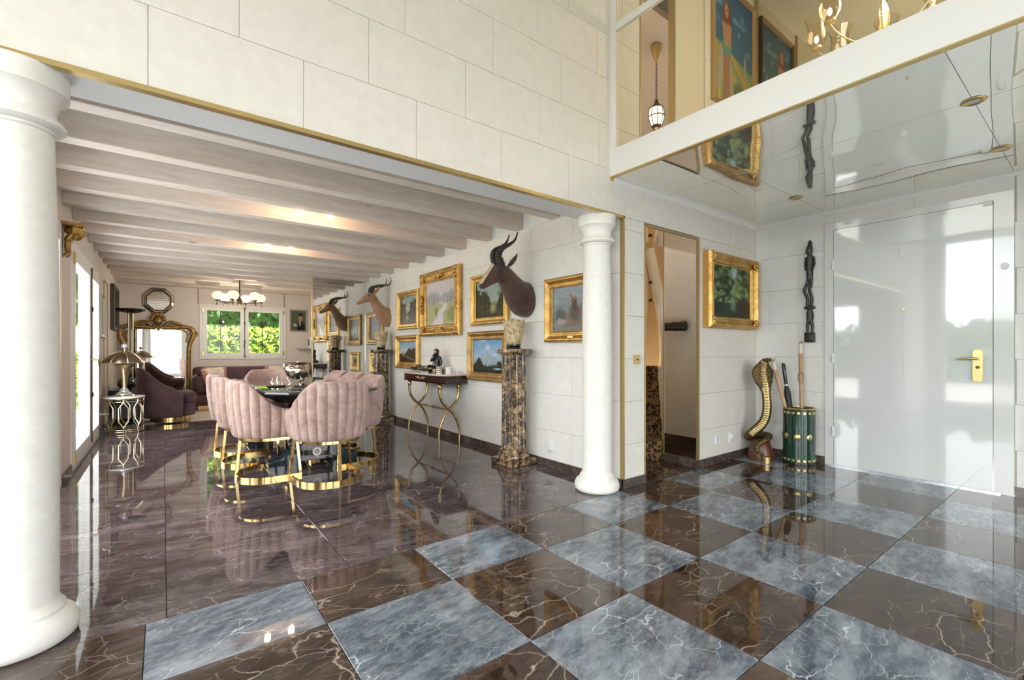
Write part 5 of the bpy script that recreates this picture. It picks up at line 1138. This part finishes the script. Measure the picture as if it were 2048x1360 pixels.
fc = MB(); fc.sphere((0, -.122, 1.69), (.012, .014, .022), 8, 6); fc.sphere((-.028, -.108, 1.715), (.014, .01, .008), 8, 5); fc.sphere((.028, -.108, 1.715), (.014, .01, .008), 8, 5); fc.sphere((0, -.112, 1.655), (.022, .01, .007), 8, 5); fo = fc.build('crest_face', cgold, gmr, 60); fo['kind'] = 'stuff'
leafy(0, 1.565, .09, .055, 77, 11, 1.3, .6).build('crest_shell', cgold, gmr, 60)
bx(-.53, .53, -.07, -.004, -.006, .12).build('bottom_rail', cgold, gmr, 0)
om = thing('octagonal_mirror', 'octagonal faceted mirror with dark edges above the gold mirror', 'mirror', (-.07, YB - .001, 2.112))
def octp(rx, rz, y): return [(rx*c_, y, rz*s_) for c_, s_ in [(cos(pi/8 + pi/4*i) / cos(pi/8), sin(pi/8 + pi/4*i) / cos(pi/8)) for i in range(8)]]
MB().loft([octp(.245, .25, -.001), octp(.245, .25, -.02)]).build('backing', MT['iron'], om, 0)
MB().loft([octp(.238, .243, -.0205), octp(.205, .21, -.034), octp(.2, .205, -.034)], False).build('bevel_facets', MT['mirror'], om, 0)
MB().loft([octp(.202, .207, -.0215), octp(.202, .207, -.037), octp(.19, .195, -.037), octp(.19, .195, -.0215)], False).build('dark_moulding', MT['iron'], om, 0)
MB().loft([octp(.192, .197, -.0205), octp(.17, .175, -.032)], False).build('bevel_facets', MT['mirror'], om, 0)
MB().loft([octp(.17, .175, -.022), octp(.17, .175, -.0325)]).build('mirror_glass', MT['mirror'], om, 0)

# side table with lamp
stb = thing('side_table', 'round gold lattice side table with white marble top', 'side table', (-.43, 8.42, 0))
MB().lathe([(.215, .474), (.228, .478), (.228, .492), (.222, .497)], 40).build('marble_top', MT['white'], stb)
for z in (.018, .045, .43, .466): MB().tube(arc((0, 0), .212, 0, 2*pi * 35/36, 35, z), .006, 6, True).build('ring', MT['pale_gold'], stb)
for k in range(8):
    for s in (-1, 1):
        t0 = 2*pi*k/8; d_ = s * pi / 8 * .62
        pr_ = [(t0, .466), (t0, .43), (t0 + d_*.25, .405), (t0 + d_, .345), (t0 + d_, .16), (t0 + d_*.25, .10), (t0, .07), (t0, .005)]
        MB().tube([(.212*cos(a), .212*sin(a), z) for a, z in pr_], .0065, 6).build('lattice_bar', MT['pale_gold'], stb)
tl = thing('table_lamp', 'gold mushroom table lamp with glass ball finial on the side table', 'lamp', (-.43, 8.42, .4975))
crys = glassmat('lamp_crystal', (.92, .92, .92), 1.2, 1.7)
MB().lathe([(.12, 0), (.125, .008), (.115, .02), (.06, .024)], 32).build('base_ring', MT['pale_gold'], tl)
MB().lathe([(.10, .024), (.095, .035), (.05, .07), (.055, .085), (.035, .10), (.03, .118)], 16).build('crystal_foot', plain('cut_crystal', (.66, .66, .68), .05, .6), tl, 20)
MB().lathe([(.026, .118), (.03, .2), (.042, .3), (.065, .38), (.10, .43), (.13, .447)], 32).build('trumpet_stem', mottled('brushed_gold', (.55, .42, .24), (.72, .58, .36), 6, .3, .95, stretch=(1, 1, .2)), tl)
bz = mottled('brown_bronze_shade', (.16, .11, .075), (.30, .22, .15), 4, .25, .95)
MB().lathe([(.245, .468), (.235, .485), (.20, .53), (.15, .575), (.09, .61), (.03, .626), (.01, .627)], 48).build('shade', bz, tl)
MB().lathe([(.247, .462), (.252, .468), (.247, .474), (.238, .468)], 48).build('shade_rim', MT['pale_gold'], tl)
for k in range(8):
    t = 2*pi*k/8 + .2; MB().tube([(r*cos(t), r*sin(t), z + .002) for r, z in ((.246, .468), (.236, .486), (.201, .531), (.151, .576), (.09, .611), (.03, .627))], (.005), 6).build('shade_strip', MT['pale_gold'], tl)
MB().cyl((0, 0, 0), .012, .627, .665, 12).build('finial_stem', MT['pale_gold'], tl); MB().sphere((0, 0, .70), .038, 20, 12).build('finial_ball', plain('glass_ball', (.80, .80, .82), .02, .5), tl)
# floor lamp, low cabinet
tf = thing('floor_lamp', 'black torchiere floor lamp with twin gold poles in the corner', 'floor lamp', (-.46, 10.62, 0))
MB().lathe([(.14, 0), (.145, .01), (.13, .03), (.05, .04)], 28).build('base', MT['black'], tf)
for x in (-.03, .03): MB().cyl((x, 0, 0), .013, .04, 1.80, 12).build('pole', MT['brass'], tf)
bx(-.016, .016, -.012, .012, .04, 1.80).build('pole_core', MT['black'], tf, 0)
MB().lathe([(.05, 1.80), (.12, 1.815), (.20, 1.845), (.212, 1.875), (.205, 1.875), (.19, 1.85), (.05, 1.83)], 36).build('dish', MT['black'], tf)
cb_ = thing('low_cabinet', 'low black cabinet beneath the dark picture behind the side table', 'cabinet', (-.45, 9.99, 0))
MB().box(-.235, .16, -.36, .36, .05, .50, .006).build('body', MT['black'], cb_, 20)
for y in (-.18, .18):
    dd = bx(.161, .172, y - .17, y + .17, .08, .47).build('door', plain('black_gloss_door', (.02, .018, .018), .15), cb_, 0); MB().sphere((.18, y + (.15 if y < 0 else -.15), .3), .012, 8, 6).build('knob', MT['brass'], dd)
for x in (-.2, .13):
    for y in (-.32, .32): bx(x - .02, x + .02, y - .02, y + .02, 0, .05).build('foot', MT['black'], cb_, 0)
tag(MB().lathe([(.05, 0), (.10, .03), (.135, .09), (.12, .15), (.07, .19), (.055, .2), (.065, .21), (.05, .205)], 24).build('round_vase', plain('dark_green_ceramic', (.02, .045, .04), .2), None, 40, (-.47, 9.86, .501)), 'round dark green vase on the low black cabinet', 'vase')
# wall shelf with jar, dark ornament near the mirror panel
tag(bx(2.42, 2.98, YB - .16, YB - .001, 1.17, 1.19).build('wall_shelf', plain('grey_marble_shelf', (.50, .46, .43), .3), None, 0), 'short marble wall shelf under the portrait', 'shelf')
jr = thing('ceramic_jar', 'white and blue ceramic jar on the wall shelf', 'jar', (2.74, YB - .085, 1.1905))
MB().lathe([(.075, 0), (.085, .01), (.088, .25), (.082, .265), (.06, .268)], 28).build('body', plain('white_porcelain', (.76, .78, .80), .2), jr)
for t in (3.7, 4.8, 5.6): MB().tube([(.089*cos(t), .089*sin(t), .06), (.09*cos(t + .1), .09*sin(t + .1), .13), (.089*cos(t), .089*sin(t), .21)], [(.010, .003), (.025, .003), (.012, .003)], 8, flat=(-sin(t), cos(t), 0)).build('blue_motif', plain('cobalt_blue', (.06, .10, .20), .3), jr)
pln = thing('dark_leaf_plant', 'dark brown leafy plant in a pot behind the silver bowl', 'plant', (2.66, 10.7, 0))
MB().lathe([(.10, 0), (.15, .02), (.17, .30), (.16, .32), (.13, .30)], 24).build('pot', MT['black'], pln)
dlm = plain('dark_burgundy_leaf', (.05, .018, .015), .4)
MB().tube([(0, 0, .28), (0, 0, .6)], .02, 8).build('stem', MT['iron'], pln)
for k in range(14):
    t = k * 2.4; r = .06 + .012 * k; z = .58 + .3 * ((k * 5) % 14) / 14
    MB().tube([(0, 0, z - .08), (r*.5*cos(t), r*.5*sin(t), z + .05), (r*cos(t), r*sin(t), z + .05), (r*1.3*cos(t), r*1.3*sin(t), z - .02)], [(.006, .006), (.05, .008), (.07, .008), (.008, .004)], 8, flat=(-sin(t), cos(t), 0)).build('leaf', dlm, pln)

# chandelier with six opal globes
chn = thing('globe_chandelier', 'bronze chandelier with six glowing opal globes over the sitting area', 'chandelier', (1.14, 9.92, 2.04))
MB().cyl((0, 0, 0), .012, .02, ZC - 2.04 - .001, 10).build('rod', MT['iron'], chn)
MB().lathe([(.02, -.06), (.045, -.03), (.05, .02), (.03, .06), (.014, .09)], 20).build('hub', MT['iron'], chn)
og = emitter('opal_globe_glow', (.98, .80, .58), .75)
for k in range(6):
    t = 2*pi*k/6 + .12; c_, s_ = cos(t), sin(t); R0 = .35
    MB().tube([(.04*c_, .04*s_, -.01), (.2*c_, .2*s_, -.005), (R0*c_, R0*s_, -.01), ((R0+.02)*c_, (R0+.02)*s_, -.06), ((R0+.03)*c_, (R0+.03)*s_, -.075)], .008, 8).build('arm', MT['iron'], chn)
    MB().lathe([(.012, -.02), (.02, 0), (.05, .012), (.052, .02)], 16, (R0*c_, R0*s_, 0)).build('cup', MT['iron'], chn)
    MB().sphere((R0*c_, R0*s_, .095), (.095, .095, .08), 20, 12).build('globe', og, chn)

l = bpy.data.lights.new('globe_light', 'POINT'); l.energy = 26; l.color = (1, .86, .70); l.shadow_soft_size = .015
lo = bpy.data.objects.new('globe_light', l); COL.objects.link(lo); lo.parent = chn; lo.location = (0, 0, -.22)

# gilt wall bracket with a carved head, beside the french doors
wb = thing('wall_bracket', 'gilt carved wall bracket with a head in profile near the beams', 'bracket', (XL + .001, 5.50, 1.95), 0)
MB().loft([[(0, -.09, .255), (.13, -.08, .255), (.145, 0, .255), (.13, .08, .255), (0, .09, .255)], [(0, -.1, .265), (.14, -.09, .265), (.155, 0, .265), (.14, .09, .265), (0, .1, .265)], [(0, -.1, .285), (.14, -.09, .285), (.155, 0, .285), (.14, .09, .285), (0, .1, .285)]]).build('shelf', cgold, wb, 30)
MB().tube(spline([(.015, 0, 0), (.035, 0, .03), (.03, 0, .09), (.04, 0, .15), (.07, 0, .20), (.08, 0, .255)], 5), [(.03, .02)] * 6 + [(.045, .022)] * 8 + [(.06, .03)] * 6 + [(.075, .05)] * 6, 12, flat=(0, 1, 0)).build('scroll', cgold, wb, 60)
MB().sphere((.085, 0, .20), (.05, .045, .058), 14, 10).build('head', cgold, wb, 60)
MB().tube([(.125, 0, .215), (.148, 0, .195), (.128, 0, .185)], [.008, .012, .006], 8).build('nose', cgold, wb, 60)
MB().sphere((.06, 0, .228), (.055, .056, .042), 12, 8).build('hair', cgold, wb, 60)
# recess casing and radiator valve on the left wall
struct('trim_8', bx(XL, XL + .01, 8.93, 8.95, 0, 2.17).box(XL, XL + .01, 9.44, 9.46, 0, 2.17).box(XL, XL + .01, 8.95, 9.44, 2.15, 2.17), plain('bronze_strip', (.32, .24, .14), .4, .5))
rvv = thing('wall_valve', 'small white valve on the wall beside the side table', 'valve', (XL + .001, 8.33, .27), R(90))
MB().tube([(0, 0, 0), (0, -.02, 0)], .028, 14).build('plate', MT['white_plastic'], rvv); MB().tube([(0, -.02, 0), (0, -.09, 0), (0, -.1, 0)], [.012, .014, .01], 12).build('stem', MT['white_plastic'], rvv)

# ================================================================== upper landing lights
ln = thing('hanging_lantern', 'bronze hanging lantern with lit panes in the upper doorway', 'lantern', (4.25, 3.02, 3.66))
struct('ceiling_landing', bx(3.3, 6.5, 2.72, 5.3, 4.43, 4.5), plain('taupe_ceiling', (.52, .44, .36), .7))
struct('wall_landing', bx(3.31, 6.4, 5.2, 5.28, 2.9, 4.43), plain('taupe_landing_wall', (.50, .42, .34), .7))
MB().lathe([(.012, .6), (.03, .64), (.055, .72), (.06, .765)], 20).build('canopy', MT['brass'], ln)
for k in range(14):
    z = .205 + .0285 * k; MB().tube([((.010*cos(a) if k % 2 else 0), (0 if k % 2 else .010*cos(a)), z + .0175*sin(a)) for a in [2*pi*i/10 for i in range(10)]], .0028, 5, True).build('chain_link', MT['iron'], ln)
lg = emitter('lantern_glow', (1, .82, .55), 3.2)
for k in range(8):
    a0, a1 = 2*pi*k/8, 2*pi*(k+1)/8
    for (r0, z0), (r1, z1) in (((.05, -.10), (.082, .0)), ((.082, .0), (.072, .09))):
        MB().loft([[(r0*cos(a0), r0*sin(a0), z0), (r0*cos(a1), r0*sin(a1), z0), (r0*.96*cos(a1), r0*.96*sin(a1), z0), (r0*.96*cos(a0), r0*.96*sin(a0), z0)], [(r1*cos(a0), r1*sin(a0), z1), (r1*cos(a1), r1*sin(a1), z1), (r1*.96*cos(a1), r1*.96*sin(a1), z1), (r1*.96*cos(a0), r1*.96*sin(a0), z1)]]).build('pane', lg, ln, 0)
    MB().tube([(.052*cos(a0), .052*sin(a0), -.10), (.085*cos(a0), .085*sin(a0), 0), (.075*cos(a0), .075*sin(a0), .09)], .005, 6).build('rib', MT['iron'], ln)
for r, z in ((.05, -.10), (.084, 0), (.074, .09)): MB().tube(arc((0, 0), r, 0, 2*pi*23/24, 23, z), .006, 6, True).build('ring', MT['iron'], ln)
MB().lathe([(.075, .095), (.05, .12), (.028, .14), (.02, .165), (.012, .19)], 20).build('crown', MT['iron'], ln)
MB().lathe([(.045, -.10), (.04, -.13), (.015, -.15), (.006, -.18)], 16).build('bottom_finial', MT['iron'], ln)
l = bpy.data.lights.new('lantern_bulb', 'POINT'); l.energy = 10; l.color = (1, .78, .5); l.shadow_soft_size = .1
lo = bpy.data.objects.new('lantern_bulb', l); COL.objects.link(lo); lo.parent = ln; lo.location = (0, 0, -.3)
gc = thing('glass_chandelier', 'brass chandelier with clear hurricane glass shades behind the balcony glass', 'chandelier', (4.05, 1.0, 3.42))
MB().lathe([(.01, -.14), (.04, -.10), (.05, -.04), (.025, .02), (.03, .10), (.015, .16)], 20).build('hub', MT['brass'], gc)
MB().cyl((0, 0, 0), .008, .16, HZ - 3.42 - .001, 8).build('rod', MT['brass'], gc)
bulb = emitter('warm_bulb_glow', (1, .80, .48), 45)
hur = [(.034, .03), (.042, .045), (.062, .08), (.066, .12), (.056, .16), (.060, .21), (.082, .26)]
for k in range(8):
    t = 2*pi*k/8 + .2; c_, s_ = cos(t), sin(t); r = .40
    MB().tube(spline([(.04*c_, .04*s_, -.05), (.18*c_, .18*s_, -.12), (.33*c_, .33*s_, -.07), (r*c_, r*s_, .0), (r*c_, r*s_, .03)], 5), .005, 8).build('arm', MT['brass'], gc)
    MB().lathe([(.012, .0), (.035, .012), (.034, .026), (.02, .03)], 16, (r*c_, r*s_, 0)).build('cup', MT['brass'], gc)
    MB().lathe(hur + [(a - .002, z) for a, z in hur[::-1]], 20, (r*c_, r*s_, 0), False).build('shade', MT['shade_glass'], gc)
    MB().sphere((r*c_, r*s_, .085), (.014, .014, .026), 10, 8).build('bulb', bulb, gc)
    for q in range(3): MB().sphere((r*.85*c_, r*.85*s_, -.06 - .028*q), .008, 8, 6).build('crystal_drop', plain('crystal_bead', (.8, .8, .8), .02, .4), gc)
l = bpy.data.lights.new('chandelier_light', 'POINT'); l.energy = 34; l.color = (1, .90, .72); l.shadow_soft_size = .25
lo = bpy.data.objects.new('chandelier_light', l); COL.objects.link(lo); lo.parent = gc; lo.location = (0, 0, .25)
